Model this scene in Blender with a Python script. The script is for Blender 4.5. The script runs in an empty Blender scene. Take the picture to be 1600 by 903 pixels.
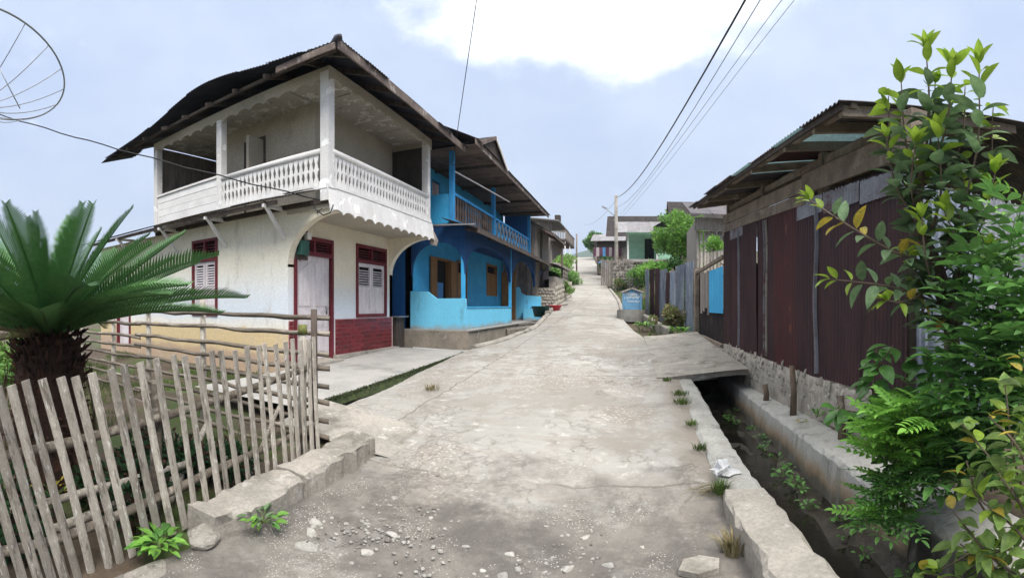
import bpy, math, random
import numpy as np
from mathutils import Vector, Matrix, noise
random.seed(7)
scene = bpy.context.scene
C = bpy.context.collection

# ------------------------------------------------------------------ camera
# the photograph is a phone panorama: a cylindrical projection
FPX, HZ, VX, CAMZ = 750.0, 478.0, 990.0, 1.55
cam = bpy.data.cameras.new('camera')
camo = bpy.data.objects.new('camera', cam)
C.objects.link(camo)
cam.type = 'PANO'
cam.panorama_type = 'CENTRAL_CYLINDRICAL'
cam.central_cylindrical_radius = 1.0
cam.central_cylindrical_range_u_min = -800.0 / FPX
cam.central_cylindrical_range_u_max = 800.0 / FPX
cam.central_cylindrical_range_v_min = (HZ - 903.0) / FPX
cam.central_cylindrical_range_v_max = HZ / FPX
cam.clip_start = 0.05
cam.clip_end = 6000
camo.location = (0, 0, CAMZ)
camo.rotation_euler = (math.pi / 2, 0, (VX - 800.0) / FPX)
scene.camera = camo

# ------------------------------------------------------------------ sky and sun (bright overcast)
SUN_AZ, SUN_EL = 2.5, math.radians(51)
world = bpy.data.worlds.new('World')
scene.world = world
world.use_nodes = True
nt = world.node_tree
nt.nodes.clear()
def N(t, **k):
    n = nt.nodes.new(t)
    for a, v in k.items():
        setattr(n, a, v)
    return n
out = N('ShaderNodeOutputWorld')
bg_sky = N('ShaderNodeBackground'); bg_sky.inputs['Strength'].default_value = 0.08
sky = N('ShaderNodeTexSky', sky_type='NISHITA', sun_disc=False)
sky.sun_elevation = SUN_EL
sky.sun_rotation = SUN_AZ
sky.dust_density = 2.0
nt.links.new(sky.outputs[0], bg_sky.inputs['Color'])
bg_cl = N('ShaderNodeBackground'); bg_cl.inputs['Strength'].default_value = 1.0
tc = N('ShaderNodeTexCoord')
nz = N('ShaderNodeTexNoise'); nz.inputs['Scale'].default_value = 2.6; nz.inputs['Detail'].default_value = 7; nz.inputs['Roughness'].default_value = 0.55
mp = N('ShaderNodeMapping'); mp.inputs['Scale'].default_value = (1, 1, 1.8); mp.inputs['Location'].default_value = (0.35, 0.1, 0.2)
nt.links.new(tc.outputs['Generated'], mp.inputs['Vector'])
nt.links.new(mp.outputs[0], nz.inputs['Vector'])
# bright white cloud high ahead, apart from the sun lamp's bearing
dot = N('ShaderNodeVectorMath', operation='DOT_PRODUCT')
_el = math.radians(50)
_az = -0.10
dot.inputs[1].default_value = (math.sin(_az) * math.cos(_el), math.cos(_az) * math.cos(_el), math.sin(_el))
nrm = N('ShaderNodeVectorMath', operation='NORMALIZE')
nt.links.new(tc.outputs['Generated'], nrm.inputs[0])
nt.links.new(nrm.outputs[0], dot.inputs[0])
lobe = N('ShaderNodeMapRange'); lobe.inputs['From Min'].default_value = 0.872; lobe.inputs['From Max'].default_value = 0.965
nt.links.new(dot.outputs['Value'], lobe.inputs['Value'])
nz2 = N('ShaderNodeTexNoise'); nz2.inputs['Scale'].default_value = 4.2; nz2.inputs['Detail'].default_value = 7; nz2.inputs['Roughness'].default_value = 0.58
nt.links.new(mp.outputs[0], nz2.inputs['Vector'])
sxy = N('ShaderNodeSeparateXYZ'); nt.links.new(nrm.outputs[0], sxy.inputs[0])
zen = N('ShaderNodeMapRange'); zen.inputs['From Min'].default_value = 0.58; zen.inputs['From Max'].default_value = 0.80     # overcast is brightest overhead
nt.links.new(sxy.outputs['Z'], zen.inputs['Value'])
lmax = N('ShaderNodeMath', operation='MAXIMUM'); nt.links.new(lobe.outputs[0], lmax.inputs[0]); nt.links.new(zen.outputs[0], lmax.inputs[1])
ad = N('ShaderNodeMath', operation='MULTIPLY_ADD'); ad.inputs[1].default_value = 1.5
nt.links.new(nz2.outputs[0], ad.inputs[0]); nt.links.new(lmax.outputs[0], ad.inputs[2])
white = N('ShaderNodeMapRange'); white.interpolation_type = 'SMOOTHSTEP'
white.inputs['From Min'].default_value = 0.98; white.inputs['From Max'].default_value = 1.72
nt.links.new(ad.outputs[0], white.inputs['Value'])
ramp = N('ShaderNodeValToRGB')
ramp.color_ramp.elements[0].position = 0.36; ramp.color_ramp.elements[0].color = (0.385, 0.465, 0.655, 1)
ramp.color_ramp.elements[1].position = 0.62; ramp.color_ramp.elements[1].color = (0.50, 0.575, 0.725, 1)
nt.links.new(nz.outputs[0], ramp.inputs[0])
mxc = N('ShaderNodeMix', data_type='RGBA')
mxc.inputs['B'].default_value = (2.1, 2.08, 2.0, 1)
nt.links.new(white.outputs[0], mxc.inputs['Factor']); nt.links.new(ramp.outputs[0], mxc.inputs['A'])
nt.links.new(mxc.outputs['Result'], bg_cl.inputs['Color'])
mxs = N('ShaderNodeMixShader'); mxs.inputs[0].default_value = 0.9
nt.links.new(bg_sky.outputs[0], mxs.inputs[1]); nt.links.new(bg_cl.outputs[0], mxs.inputs[2])
nt.links.new(mxs.outputs[0], out.inputs['Surface'])

sl = bpy.data.lights.new('sun', 'SUN')
sl.energy = 2.6
sl.angle = math.radians(24)
sl.color = (1.0, 0.96, 0.9)
so = bpy.data.objects.new('sun', sl)
C.objects.link(so)
_d = Vector((math.sin(SUN_AZ) * math.cos(SUN_EL), math.cos(SUN_AZ) * math.cos(SUN_EL), math.sin(SUN_EL)))
so.rotation_euler = (-_d).to_track_quat('-Z', 'Y').to_euler()
so.location = _d * 60
vs = scene.view_settings
scene.display_settings.display_device = 'sRGB'
vs.view_transform = 'Standard'
vs.look = 'None'
vs.exposure = 0.68
vs.gamma = 1.0
vs.use_curve_mapping = False
scene.cycles.use_denoising = True
scene.cycles.max_bounces = 6
scene.cycles.transparent_max_bounces = 6

# ------------------------------------------------------------------ materials
MATS = {}
def M(name, c1, c2=None, s=3.0, c3=None, s3=1.2, t3=(0.55, 0.68), c4=None, s4=0.6, t4=(0.55, 0.6), stretch=(1, 1, 1), rough=0.85,
      bs=35.0, bd=0.25, rnd=0.0, metal=0.0, trans=0.0, spec=0.3, off=True, grain=0.22):
    """noise-mixed surface: c1/c2 mottling, c3 and c4 stains or bare patches, bump, per-object variation"""
    m = bpy.data.materials.new(name)
    m.use_nodes = True
    t = m.node_tree
    L = t.links.new
    b = t.nodes['Principled BSDF']
    b.inputs['Roughness'].default_value = rough
    b.inputs['Metallic'].default_value = metal
    b.inputs['Specular IOR Level'].default_value = spec
    tcn = t.nodes.new('ShaderNodeTexCoord')
    oi = t.nodes.new('ShaderNodeObjectInfo')
    mpn = t.nodes.new('ShaderNodeMapping')
    mpn.inputs['Scale'].default_value = stretch
    L(tcn.outputs['Object'], mpn.inputs['Vector'])
    if off:
        mu = t.nodes.new('ShaderNodeMath'); mu.operation = 'MULTIPLY'; mu.inputs[1].default_value = 57.0
        L(oi.outputs['Random'], mu.inputs[0])
        cb = t.nodes.new('ShaderNodeCombineXYZ')
        for i in range(3):
            L(mu.outputs[0], cb.inputs[i])
        L(cb.outputs[0], mpn.inputs['Location'])
    def noi(sc, det=5, ro=0.6):
        n = t.nodes.new('ShaderNodeTexNoise')
        n.inputs['Scale'].default_value = sc; n.inputs['Detail'].default_value = det; n.inputs['Roughness'].default_value = ro
        L(mpn.outputs[0], n.inputs['Vector'])
        return n
    def mix(f, a, bcol):
        x = t.nodes.new('ShaderNodeMix'); x.data_type = 'RGBA'
        L(f, x.inputs['Factor'])
        if isinstance(a, tuple): x.inputs['A'].default_value = (*a, 1)
        else: L(a, x.inputs['A'])
        x.inputs['B'].default_value = (*bcol, 1)
        return x.outputs['Result']
    def rng(n, lo, hi):
        r = t.nodes.new('ShaderNodeMapRange'); r.interpolation_type = 'SMOOTHSTEP'
        r.inputs['From Min'].default_value = lo; r.inputs['From Max'].default_value = hi
        L(n.outputs[0], r.inputs['Value'])
        return r.outputs[0]
    c2 = c2 or tuple(x * 0.75 for x in c1)
    col = mix(rng(noi(s), 0.35, 0.65), c1, c2)
    if c3: col = mix(rng(noi(s3, 8, 0.65), *t3), col, c3)
    if c4: col = mix(rng(noi(s4, 8, 0.7), *t4), col, c4)
    if grain:      # fine dirt and grain
        gm = t.nodes.new('ShaderNodeMix'); gm.data_type = 'RGBA'; gm.blend_type = 'MULTIPLY'; gm.inputs['Factor'].default_value = 1.0
        g1 = t.nodes.new('ShaderNodeMapRange'); g1.inputs['From Min'].default_value = .28; g1.inputs['From Max'].default_value = .72
        g1.inputs['To Min'].default_value = 1 - grain * 1.4; g1.inputs['To Max'].default_value = 1 + grain * .8
        L(noi(max(38.0, s * 14), 4, .75).outputs[0], g1.inputs['Value']); L(col, gm.inputs['A']); L(g1.outputs[0], gm.inputs['B'])
        col = gm.outputs['Result']
    if rnd:
        hs = t.nodes.new('ShaderNodeHueSaturation')
        mr = t.nodes.new('ShaderNodeMapRange')
        mr.inputs['To Min'].default_value = 1 - rnd; mr.inputs['To Max'].default_value = 1 + rnd
        L(oi.outputs['Random'], mr.inputs['Value']); L(mr.outputs[0], hs.inputs['Value'])
        L(col, hs.inputs['Color'])
        col = hs.outputs['Color']
    L(col, b.inputs['Base Color'])
    if bd:
        bp = t.nodes.new('ShaderNodeBump'); bp.inputs['Strength'].default_value = bd; bp.inputs['Distance'].default_value = 0.02
        L(noi(bs, 6, 0.65).outputs[0], bp.inputs['Height']); L(bp.outputs[0], b.inputs['Normal'])
    if trans:
        tr = t.nodes.new('ShaderNodeBsdfTranslucent'); L(col, tr.inputs['Color'])
        ms = t.nodes.new('ShaderNodeMixShader'); ms.inputs[0].default_value = trans
        L(b.outputs[0], ms.inputs[1]); L(tr.outputs[0], ms.inputs[2]); L(ms.outputs[0], t.nodes['Material Output'].inputs['Surface'])
    MATS[name] = m
    return m

# ------------------------------------------------------------------ mesh and object helpers
def V(*a):
    return Vector(a)

class MB:
    def __init__(s):
        s.v = []; s.f = []
    def add(s, vs, fs):
        o = len(s.v)
        s.v += [tuple(p) for p in vs]
        s.f += [tuple(i + o for i in f) for f in fs]
        return s
    def hexa(s, p):   # 8 corners: bottom 4 then top 4
        return s.add(p, [(0, 3, 2, 1), (4, 5, 6, 7), (0, 1, 5, 4), (1, 2, 6, 5), (2, 3, 7, 6), (3, 0, 4, 7)])
    def box(s, x0, x1, y0, y1, z0, z1):
        return s.hexa([(x0, y0, z0), (x1, y0, z0), (x1, y1, z0), (x0, y1, z0), (x0, y0, z1), (x1, y0, z1), (x1, y1, z1), (x0, y1, z1)])
    def beam(s, p, q, w, h, up=(0, 0, 1), taper=1.0):
        p, q, up = Vector(p), Vector(q), Vector(up)
        d = (q - p).normalized()
        a = d.cross(up)
        if a.length < 1e-4: a = d.cross(Vector((1, 0, 0)))
        a.normalize(); b = a.cross(d).normalized()
        pts = []
        for c, k in ((p, 1), (q, taper)):
            for i, j in ((-1, -1), (1, -1), (1, 1), (-1, 1)):
                pts.append(c + a * (i * w * k / 2) + b * (j * h * k / 2))
        return s.hexa(pts)
    def tube(s, pts, rad, n=7, cap=True):
        pts = [Vector(p) for p in pts]
        if not isinstance(rad, (list, tuple)): rad = [rad] * len(pts)
        ref = None; vs = []; fs = []
        for i, p in enumerate(pts):
            d = (pts[min(i + 1, len(pts) - 1)] - pts[max(i - 1, 0)]).normalized()
            if ref is None:
                ref = d.orthogonal().normalized()
            a = (ref - d * ref.dot(d)).normalized(); ref = a
            b = d.cross(a)
            for k in range(n):
                t = 2 * math.pi * k / n
                vs.append(p + (a * math.cos(t) + b * math.sin(t)) * rad[i])
        for i in range(len(pts) - 1):
            for k in range(n):
                k2 = (k + 1) % n
                fs.append((i * n + k, i * n + k2, (i + 1) * n + k2, (i + 1) * n + k))
        if cap:
            fs.append(tuple(reversed(range(n)))); fs.append(tuple(range((len(pts) - 1) * n, len(pts) * n)))
        return s.add(vs, fs)
    def prism(s, poly, fn, t):   # poly (u,v) list; fn(u,v)->point; t thickness vector
        n = len(poly); t = Vector(t)
        a = [Vector(fn(u, v)) for u, v in poly]
        vs = a + [p + t for p in a]
        fs = [tuple(reversed(range(n))), tuple(range(n, 2 * n))] + [(i, (i + 1) % n, (i + 1) % n + n, i + n) for i in range(n)]
        return s.add(vs, fs)
    def strip(s, top, bot, t):   # two polylines, extruded by t
        n = len(top); t = Vector(t)
        a = [Vector(p) for p in top]; b = [Vector(p) for p in bot]
        vs = a + b + [p + t for p in a] + [p + t for p in b]
        fs = []
        for i in range(n - 1):
            fs += [(i, i + 1, n + i + 1, n + i), (2 * n + i, 3 * n + i, 3 * n + i + 1, 2 * n + i + 1),
                   (i, 2 * n + i, 2 * n + i + 1, i + 1), (n + i, n + i + 1, 3 * n + i + 1, 3 * n + i)]
        fs += [(0, n, 3 * n, 2 * n), (n - 1, 3 * n - 1, 4 * n - 1, 2 * n - 1)]
        return s.add(vs, fs)
    def grid(s, rows):
        n = len(rows[0]); vs = [p for r in rows for p in r]
        fs = [(i * n + j, i * n + j + 1, (i + 1) * n + j + 1, (i + 1) * n + j) for i in range(len(rows) - 1) for j in range(n - 1)]
        return s.add(vs, fs)
    def corr(s, o, u, w, v, h, nrm, pitch=0.076, amp=0.010, rag=0.0, h_fn=None, rows=2, bend=0.0, seed=0):
        """corrugated sheet: origin, across dir, width, along dir, length, normal"""
        o, u, v, nrm = Vector(o), Vector(u), Vector(v), Vector(nrm)
        k = max(8, int(w / pitch * 6)); R = []
        rs = random.Random(seed)
        top = [rs.uniform(-rag, rag) for _ in range(k + 1)]
        for r in range(rows):
            row = []
            for i in range(k + 1):
                x = w * i / k; tt = r / (rows - 1)
                hh = h_fn(x) if h_fn else h
                y = hh * tt + (top[i] if r == rows - 1 else 0)
                z = amp * math.sin(2 * math.pi * x / pitch) + bend * math.sin(math.pi * tt) * math.sin(3.1 * x / w + seed)
                row.append(o + u * x + v * y + nrm * z)
            R.append(row)
        return s.grid(R)
    def mesh(s, name, mat=None, smooth=False):
        m = bpy.data.meshes.new(name)
        m.from_pydata(s.v, [], s.f)
        m.update()
        if smooth:
            m.shade_smooth()
        if mat is not None:
            m.materials.append(MATS[mat] if isinstance(mat, str) else mat)
        return m
    def build(s, name, mat, parent=None, smooth=False):
        return link(name, s.mesh(name, mat, smooth), parent)

WP = {}
def link(name, mesh, parent=None, loc=None, rot=None, scale=None):
    o = bpy.data.objects.new(name, mesh)
    C.objects.link(o)
    if loc is not None: o.location = loc
    if rot is not None: o.rotation_euler = rot
    if scale is not None: o.scale = scale if isinstance(scale, (tuple, list, Vector)) else (scale,) * 3
    if parent is not None:
        o.parent = parent
        p = WP.get(parent.name)
        if p is not None:
            o.matrix_parent_inverse = Matrix.Translation(-p)
    return o
def tag(o, label=None, cat=None, group=None, kind=None):
    if label: o['label'] = label
    if cat: o['category'] = cat
    if group: o['group'] = group
    if kind: o['kind'] = kind
    return o
def thing(name, loc, label, cat, group=None):
    o = bpy.data.objects.new(name, None)
    o.empty_display_size = 0.2
    C.objects.link(o)
    o.location = loc
    WP[o.name] = Vector(loc)
    return tag(o, label, cat, group)
def box(name, mat, parent, *a):
    return MB().box(*a).build(name, mat, parent)
def beam(name, mat, parent, p, q, w, h, up=(0, 0, 1), taper=1.0):
    return MB().beam(p, q, w, h, up, taper).build(name, mat, parent)
def tube(name, mat, parent, pts, rad, n=7):
    return MB().tube(pts, rad, n).build(name, mat, parent, True)
R = random.uniform

def interp(tab):
    xs = [a for a, _ in tab]; ys = [b for _, b in tab]
    n = len(xs)
    ms = []
    for i in range(n):
        if i == 0: ms.append((ys[1] - ys[0]) / (xs[1] - xs[0]))
        elif i == n - 1: ms.append((ys[-1] - ys[-2]) / (xs[-1] - xs[-2]))
        else:
            a = (ys[i] - ys[i - 1]) / (xs[i] - xs[i - 1]); b = (ys[i + 1] - ys[i]) / (xs[i + 1] - xs[i])
            ms.append(0 if a * b <= 0 else 2 * a * b / (a + b))
    def f(x):
        if x <= xs[0]: return ys[0] + ms[0] * (x - xs[0])
        if x >= xs[-1]: return ys[-1] + ms[-1] * (x - xs[-1])
        i = max(k for k in range(n - 1) if xs[k] <= x)
        h = xs[i + 1] - xs[i]; t = (x - xs[i]) / h
        return ((2 * t**3 - 3 * t**2 + 1) * ys[i] + (t**3 - 2 * t**2 + t) * h * ms[i] + (-2 * t**3 + 3 * t**2) * ys[i + 1] + (t**3 - t**2) * h * ms[i + 1])
    return f
zroad = interp([(-6, -.2), (0, 0), (2.5, .10), (4.4, .23), (7, .42), (9, .56), (11.5, .73), (14, .88), (16.4, 1.08), (20, 1.38), (24, 1.75), (30, 2.33),
                (37, 3.05), (50, 5.0), (88, 10.5), (95, 11.2), (104, 11.5), (130, 11.0)])
xleft = interp([(-6, -2.36), (3.9, -2.36), (4.3, -3.45), (9.6, -3.5), (11, -3.15), (14, -2.95), (16.4, -3.1), (24, -3.75), (37, -4.8), (50, -6.7), (88, -10.6), (130, -15.0)])
xright = interp([(-6, .66), (8, .66), (9, .6), (11.5, .3), (16.4, -.35), (24, -.8), (37, -2.07), (50, -3.46), (88, -7.6), (130, -12.0)])
def sst(x):
    x = min(1, max(0, x)); return x * x * (3 - 2 * x)
# ------------------------------------------------------------------ the surfaces of the place
M('soil', (.12, .09, .065), (.075, .055, .04), 2.5, c3=(.07, .10, .03), s3=.9, t3=(.48, .6), bs=20, bd=.6, off=False)
M('concrete', (.40, .365, .32), (.31, .285, .25), 2.2, c3=(.17, .155, .13), s3=1.6, t3=(.50, .70), c4=(.50, .47, .43), s4=5.5, t4=(.56, .66), bs=22, bd=.6)
M('bin_base', (.30, .29, .26), (.22, .21, .19), 3, bs=20, bd=.4)
M('stone_dark', (.20, .18, .155), (.13, .12, .105), 3.0, c3=(.07, .08, .05), s3=2.0, t3=(.52, .68), bs=18, bd=.5, rnd=.3)
M('slab_grey', (.42, .40, .375), (.34, .33, .31), 1.6, c3=(.24, .23, .21), s3=.8, t3=(.56, .75), bs=30, bd=.18)
M('drain_concrete', (.45, .44, .41), (.33, .32, .29), 2.0, c3=(.22, .15, .09), s3=.9, t3=(.56, .72), c4=(.13, .13, .12), s4=1.7, t4=(.56, .7), bs=25, bd=.35)
M('plinth', (.36, .31, .25), (.25, .22, .18), 2.2, c3=(.10, .11, .075), s3=.9, t3=(.52, .68), c4=(.48, .44, .38), s4=2.2, t4=(.6, .7), bs=20, bd=.4)
M('stone', (.50, .455, .39), (.36, .325, .28), 3.0, c3=(.20, .18, .15), s3=2.0, t3=(.55, .7), bs=18, bd=.5, rnd=.22)
M('mortar', (.42, .38, .33), (.30, .27, .23), 4, c3=(.12, .11, .09), s3=2, bs=18, bd=.7)
M('pebble', (.46, .44, .405), (.34, .325, .30), 6, rnd=.25, bs=40, bd=.25)
M('pebble_dark', (.22, .20, .18), (.15, .14, .125), 6, rnd=.3, bs=40, bd=.3)
M('bamboo', (.50, .45, .385), (.36, .32, .27), 3, c3=(.20, .175, .145), s3=5.0, t3=(.53, .64), c4=(.66, .63, .58), s4=11, t4=(.56, .63), stretch=(4, 4, 1.1), rnd=.3, bs=50, bd=.6)
M('bamboo_dark', (.20, .165, .13), (.12, .10, .08), 5, c3=(.34, .30, .25), s3=2.0, t3=(.52, .62), stretch=(.8, 6, 6), rnd=.22, bs=50, bd=.35)
M('old_wood', (.27, .22, .175), (.18, .14, .11), 4, c3=(.36, .31, .255), s3=2.2, t3=(.55, .68), stretch=(1, 1, 1), rnd=.2, bs=45, bd=.4)
M('grey_plank', (.34, .30, .27), (.23, .20, .18), 4, c3=(.13, .11, .10), s3=2.5, t3=(.55, .7), stretch=(5, 5, .8), rnd=.25, bs=40, bd=.4)
M('dark_plank', (.10, .078, .065), (.06, .047, .04), 4, stretch=(5, 5, .8), rnd=.25, bs=40, bd=.4)
M('white_paint', (.80, .78, .76), (.70, .68, .66), 2.0, c3=(.50, .47, .43), s3=2.0, t3=(.60, .78), rnd=.05, bs=30, bd=.15, rough=.7, grain=.09)
M('peeling_white', (.74, .72, .70), (.64, .62, .60), 2.0, c3=(.90, .89, .87), s3=3.2, t3=(.58, .60), c4=(.36, .33, .30), s4=4.5, t4=(.67, .72), bs=30, bd=.25, rough=.75, grain=.10)
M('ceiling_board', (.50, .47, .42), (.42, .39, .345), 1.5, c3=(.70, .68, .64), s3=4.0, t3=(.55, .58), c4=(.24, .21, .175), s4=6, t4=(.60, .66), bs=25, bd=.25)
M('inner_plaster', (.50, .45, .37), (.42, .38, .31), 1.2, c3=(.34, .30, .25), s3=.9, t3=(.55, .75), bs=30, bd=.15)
M('maroon', (.155, .020, .028), (.115, .015, .022), 4, rnd=.08, rough=.55, bs=30, bd=.1)
M('door_white', (.74, .69, .70), (.62, .56, .575), 3.0, c3=(.46, .36, .37), s3=3.0, t3=(.60, .75), stretch=(1, 3, .6), rough=.65, bs=30, bd=.15)
M('tile_red', (.185, .016, .024), (.135, .011, .018), 5, rnd=.28, rough=.32, bs=12, bd=.06, spec=.5)
M('grout', (.62, .42, .40), (.50, .33, .31), 8, bs=40, bd=.2)
M('black_hole', (.012, .011, .012), (.008, .008, .008), 3, bd=0)
M('dark_interior', (.055, .045, .04), (.035, .03, .026), 2, bd=0)
M('navy_sheet', (.060, .062, .085), (.038, .04, .06), 3, c3=(.11, .075, .065), s3=1.4, t3=(.56, .7), rough=.6, bs=30, bd=.15, rnd=.2)
M('old_fascia', (.22, .17, .145), (.13, .10, .088), 4, c3=(.42, .37, .33), s3=3.0, t3=(.56, .66), rnd=.15, bs=40, bd=.3)
M('zinc', (.36, .36, .39), (.27, .27, .30), 3, c3=(.24, .17, .13), s3=1.5, t3=(.6, .75), metal=.35, rough=.5, rnd=.15, bs=30, bd=.1)
M('zinc_blue', (.30, .34, .42), (.20, .23, .29), 2.5, c3=(.42, .44, .48), s3=1.6, t3=(.52, .66), c4=(.17, .09, .065), s4=1.1, t4=(.64, .72), stretch=(2, 2, .7), rough=.55, metal=.2, rnd=.25, bs=30, bd=.15)
M('rust', (.060, .024, .026), (.040, .018, .021), 2.2, c3=(.085, .026, .024), s3=1.3, t3=(.54, .70), c4=(.028, .016, .020), s4=2.6, t4=(.52, .66), stretch=(3, 3, .7), rough=.62, rnd=.25, bs=40, bd=.2, spec=.4)
M('rust_red', (.085, .020, .020), (.060, .018, .019), 2.2, c3=(.30, .10, .035), s3=1.8, t3=(.60, .72), stretch=(3, 3, .8), rough=.6, rnd=.1, bs=40, bd=.2, spec=.4)
M('rust_pale', (.33, .34, .37), (.22, .20, .22), 3, c3=(.15, .07, .065), s3=2.2, t3=(.5, .62), rough=.55, metal=.2, bs=40, bd=.2)
M('green_fibre', (.20, .30, .30), (.13, .20, .21), 3, c3=(.34, .42, .42), s3=3, t3=(.58, .7), rough=.4, trans=.45, bs=20, bd=.1)
M('under_sheet', (.12, .105, .115), (.075, .068, .08), 2.5, c3=(.20, .15, .125), s3=1.6, t3=(.55, .7), rough=.6, rnd=.2, bs=25, bd=.15)
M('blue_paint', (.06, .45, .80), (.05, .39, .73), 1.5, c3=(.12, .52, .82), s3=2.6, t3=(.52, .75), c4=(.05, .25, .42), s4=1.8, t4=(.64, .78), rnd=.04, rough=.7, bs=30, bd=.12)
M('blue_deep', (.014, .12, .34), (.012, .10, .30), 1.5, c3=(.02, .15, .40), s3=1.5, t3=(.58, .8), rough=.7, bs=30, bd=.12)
M('porch_shade_navy', (.008, .055, .17), (.006, .045, .14), 2, c3=(.015, .09, .24), s3=1.6, t3=(.55, .75), bs=30, bd=.15)  # deep blue paint, darkened further to hold the shade under the canopy
M('blue_wood', (.05, .33, .66), (.04, .27, .58), 4, rnd=.1, bs=35, bd=.2)
M('brown_door', (.34, .17, .065), (.26, .125, .045), 4, stretch=(4, 4, .7), rnd=.12, rough=.6, bs=30, bd=.15)
M('slat_wood', (.17, .125, .105), (.115, .085, .072), 3, c3=(.07, .052, .045), s3=1.8, t3=(.55, .7), rnd=.25, bs=35, bd=.3)
M('pale_green', (.36, .62, .44), (.30, .54, .38), 2, rnd=.06, bs=30, bd=.15)
M('dark_roof', (.062, .053, .052), (.042, .037, .037), 3, c3=(.10, .075, .065), s3=1.5, t3=(.55, .7), rnd=.2, rough=.9, spec=.12, bs=20, bd=.25)
M('grey_roof', (.30, .29, .30), (.22, .21, .22), 3, c3=(.17, .125, .10), s3=1.2, t3=(.56, .7), rnd=.15, rough=.6, bs=20, bd=.15)
M('bark', (.20, .145, .105), (.12, .088, .065), 6, c3=(.30, .26, .215), s3=4, t3=(.55, .68), stretch=(2, 2, .7), bs=30, bd=.7)
M('cycad_trunk', (.060, .030, .020), (.030, .018, .013), 8, c3=(.11, .045, .025), s3=5, bs=30, bd=.8)
M('cycad_stub', (.075, .034, .022), (.03, .018, .013), 8, rnd=.4, bs=30, bd=.5)
M('cycad_leaf', (.085, .195, .058), (.056, .145, .046), 3, rnd=.4, rough=.58, trans=.14, bd=0, spec=.3)
M('cycad_stalk', (.20, .20, .07), (.13, .15, .05), 5, rough=.5, bd=0)
M('leaf_mature', (.21, .31, .16), (.14, .235, .11), 5, rnd=.35, rough=.6, trans=.28, bs=30, bd=.15, spec=.3)
M('leaf_young', (.33, .46, .055), (.24, .38, .045), 5, rnd=.25, rough=.42, trans=.42, bs=30, bd=.1, spec=.45)
M('leaf_yellow', (.46, .36, .05), (.34, .24, .04), 8, c3=(.20, .24, .05), s3=6, t3=(.5, .65), rnd=.25, rough=.5, trans=.35, bd=0)
M('leaf_orange', (.48, .22, .03), (.36, .15, .025), 8, rnd=.15, rough=.5, trans=.35, bd=0)
M('leaf_fern', (.145, .31, .080), (.10, .235, .060), 4, rnd=.42, rough=.55, trans=.3, bd=0, spec=.4)
M('leaf_fern_light', (.25, .50, .085), (.17, .39, .065), 4, rnd=.3, rough=.45, trans=.38, bd=0, spec=.4)
M('leaf_vine', (.12, .29, .06), (.08, .21, .045), 5, rnd=.38, rough=.38, trans=.32, bs=20, bd=.15, spec=.5)
M('leaf_lantana', (.20, .30, .07), (.13, .22, .055), 5, rnd=.4, rough=.5, trans=.35, bd=0)
M('leaf_lime', (.30, .52, .12), (.20, .40, .08), 3, rnd=.3, rough=.55, trans=.35, bd=0)
M('leaf_dark', (.035, .10, .035), (.024, .07, .026), 3, rnd=.3, rough=.55, trans=.22, bd=0)
M('leaf_red', (.13, .022, .035), (.08, .016, .028), 4, rnd=.3, rough=.5, trans=.25, bd=0)
M('grass', (.14, .21, .05), (.09, .15, .035), 3, rnd=.3, rough=.6, trans=.3, bd=0)
M('dry_grass', (.30, .25, .13), (.20, .17, .09), 4, rough=.8, trans=.2, bd=0)
M('moss', (.045, .062, .020), (.028, .040, .015), 9, c3=(.08, .10, .03), s3=12, bs=40, bd=.8)
M('moss_cap', (.22, .23, .07), (.13, .14, .05), 30, bs=60, bd=.5)
M('stem_green', (.12, .17, .05), (.08, .12, .04), 6, rough=.6, bd=0)
M('water', (.020, .018, .013), (.012, .011, .009), 2, c3=(.04, .035, .025), s3=3, rough=.12, bs=6, bd=.1, spec=.5)
M('drain_mud', (.055, .045, .034), (.03, .026, .02), 5, c3=(.10, .085, .065), s3=4, bs=18, bd=.8, rough=.5)
M('cable', (.035, .035, .038), (.025, .025, .028), 3, bd=0, rough=.6)
M('dish_metal', (.38, .40, .43), (.30, .32, .35), 4, rough=.45, metal=.4, bd=0)
M('plastic_white', (.82, .82, .82), (.72, .73, .75), 5, trans=.3, bd=0, rough=.4)
M('plastic_blue', (.10, .38, .62), (.07, .28, .52), 5, bd=0, rough=.35)
M('plastic_red', (.55, .035, .05), (.45, .025, .04), 5, bd=0, rough=.35)
M('plastic_green', (.035, .12, .11), (.025, .085, .08), 5, bd=0, rough=.4)
M('bin_blue', (.16, .34, .52), (.11, .26, .42), 3, c3=(.32, .32, .29), s3=3, t3=(.52, .66), bs=20, bd=.2, off=False)
M('paint_white', (.75, .80, .84), (.68, .72, .78), 8, bd=0)
M('meter_box', (.05, .16, .12), (.03, .10, .08), 5, bd=0, rough=.4)
M('forest', (.045, .085, .035), (.03, .06, .026), .012, bd=0, off=False)
M('cloth_purple', (.16, .06, .10), (.12, .045, .08), 5, bd=0, rnd=.2)
M('cloth_blue', (.12, .34, .62), (.09, .26, .52), 5, bd=0, rnd=.2)
M('cloth_pale', (.62, .52, .52), (.52, .44, .46), 5, bd=0, rnd=.3)
M('steel', (.45, .46, .48), (.35, .36, .38), 6, metal=.7, rough=.4, bd=0)

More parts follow.
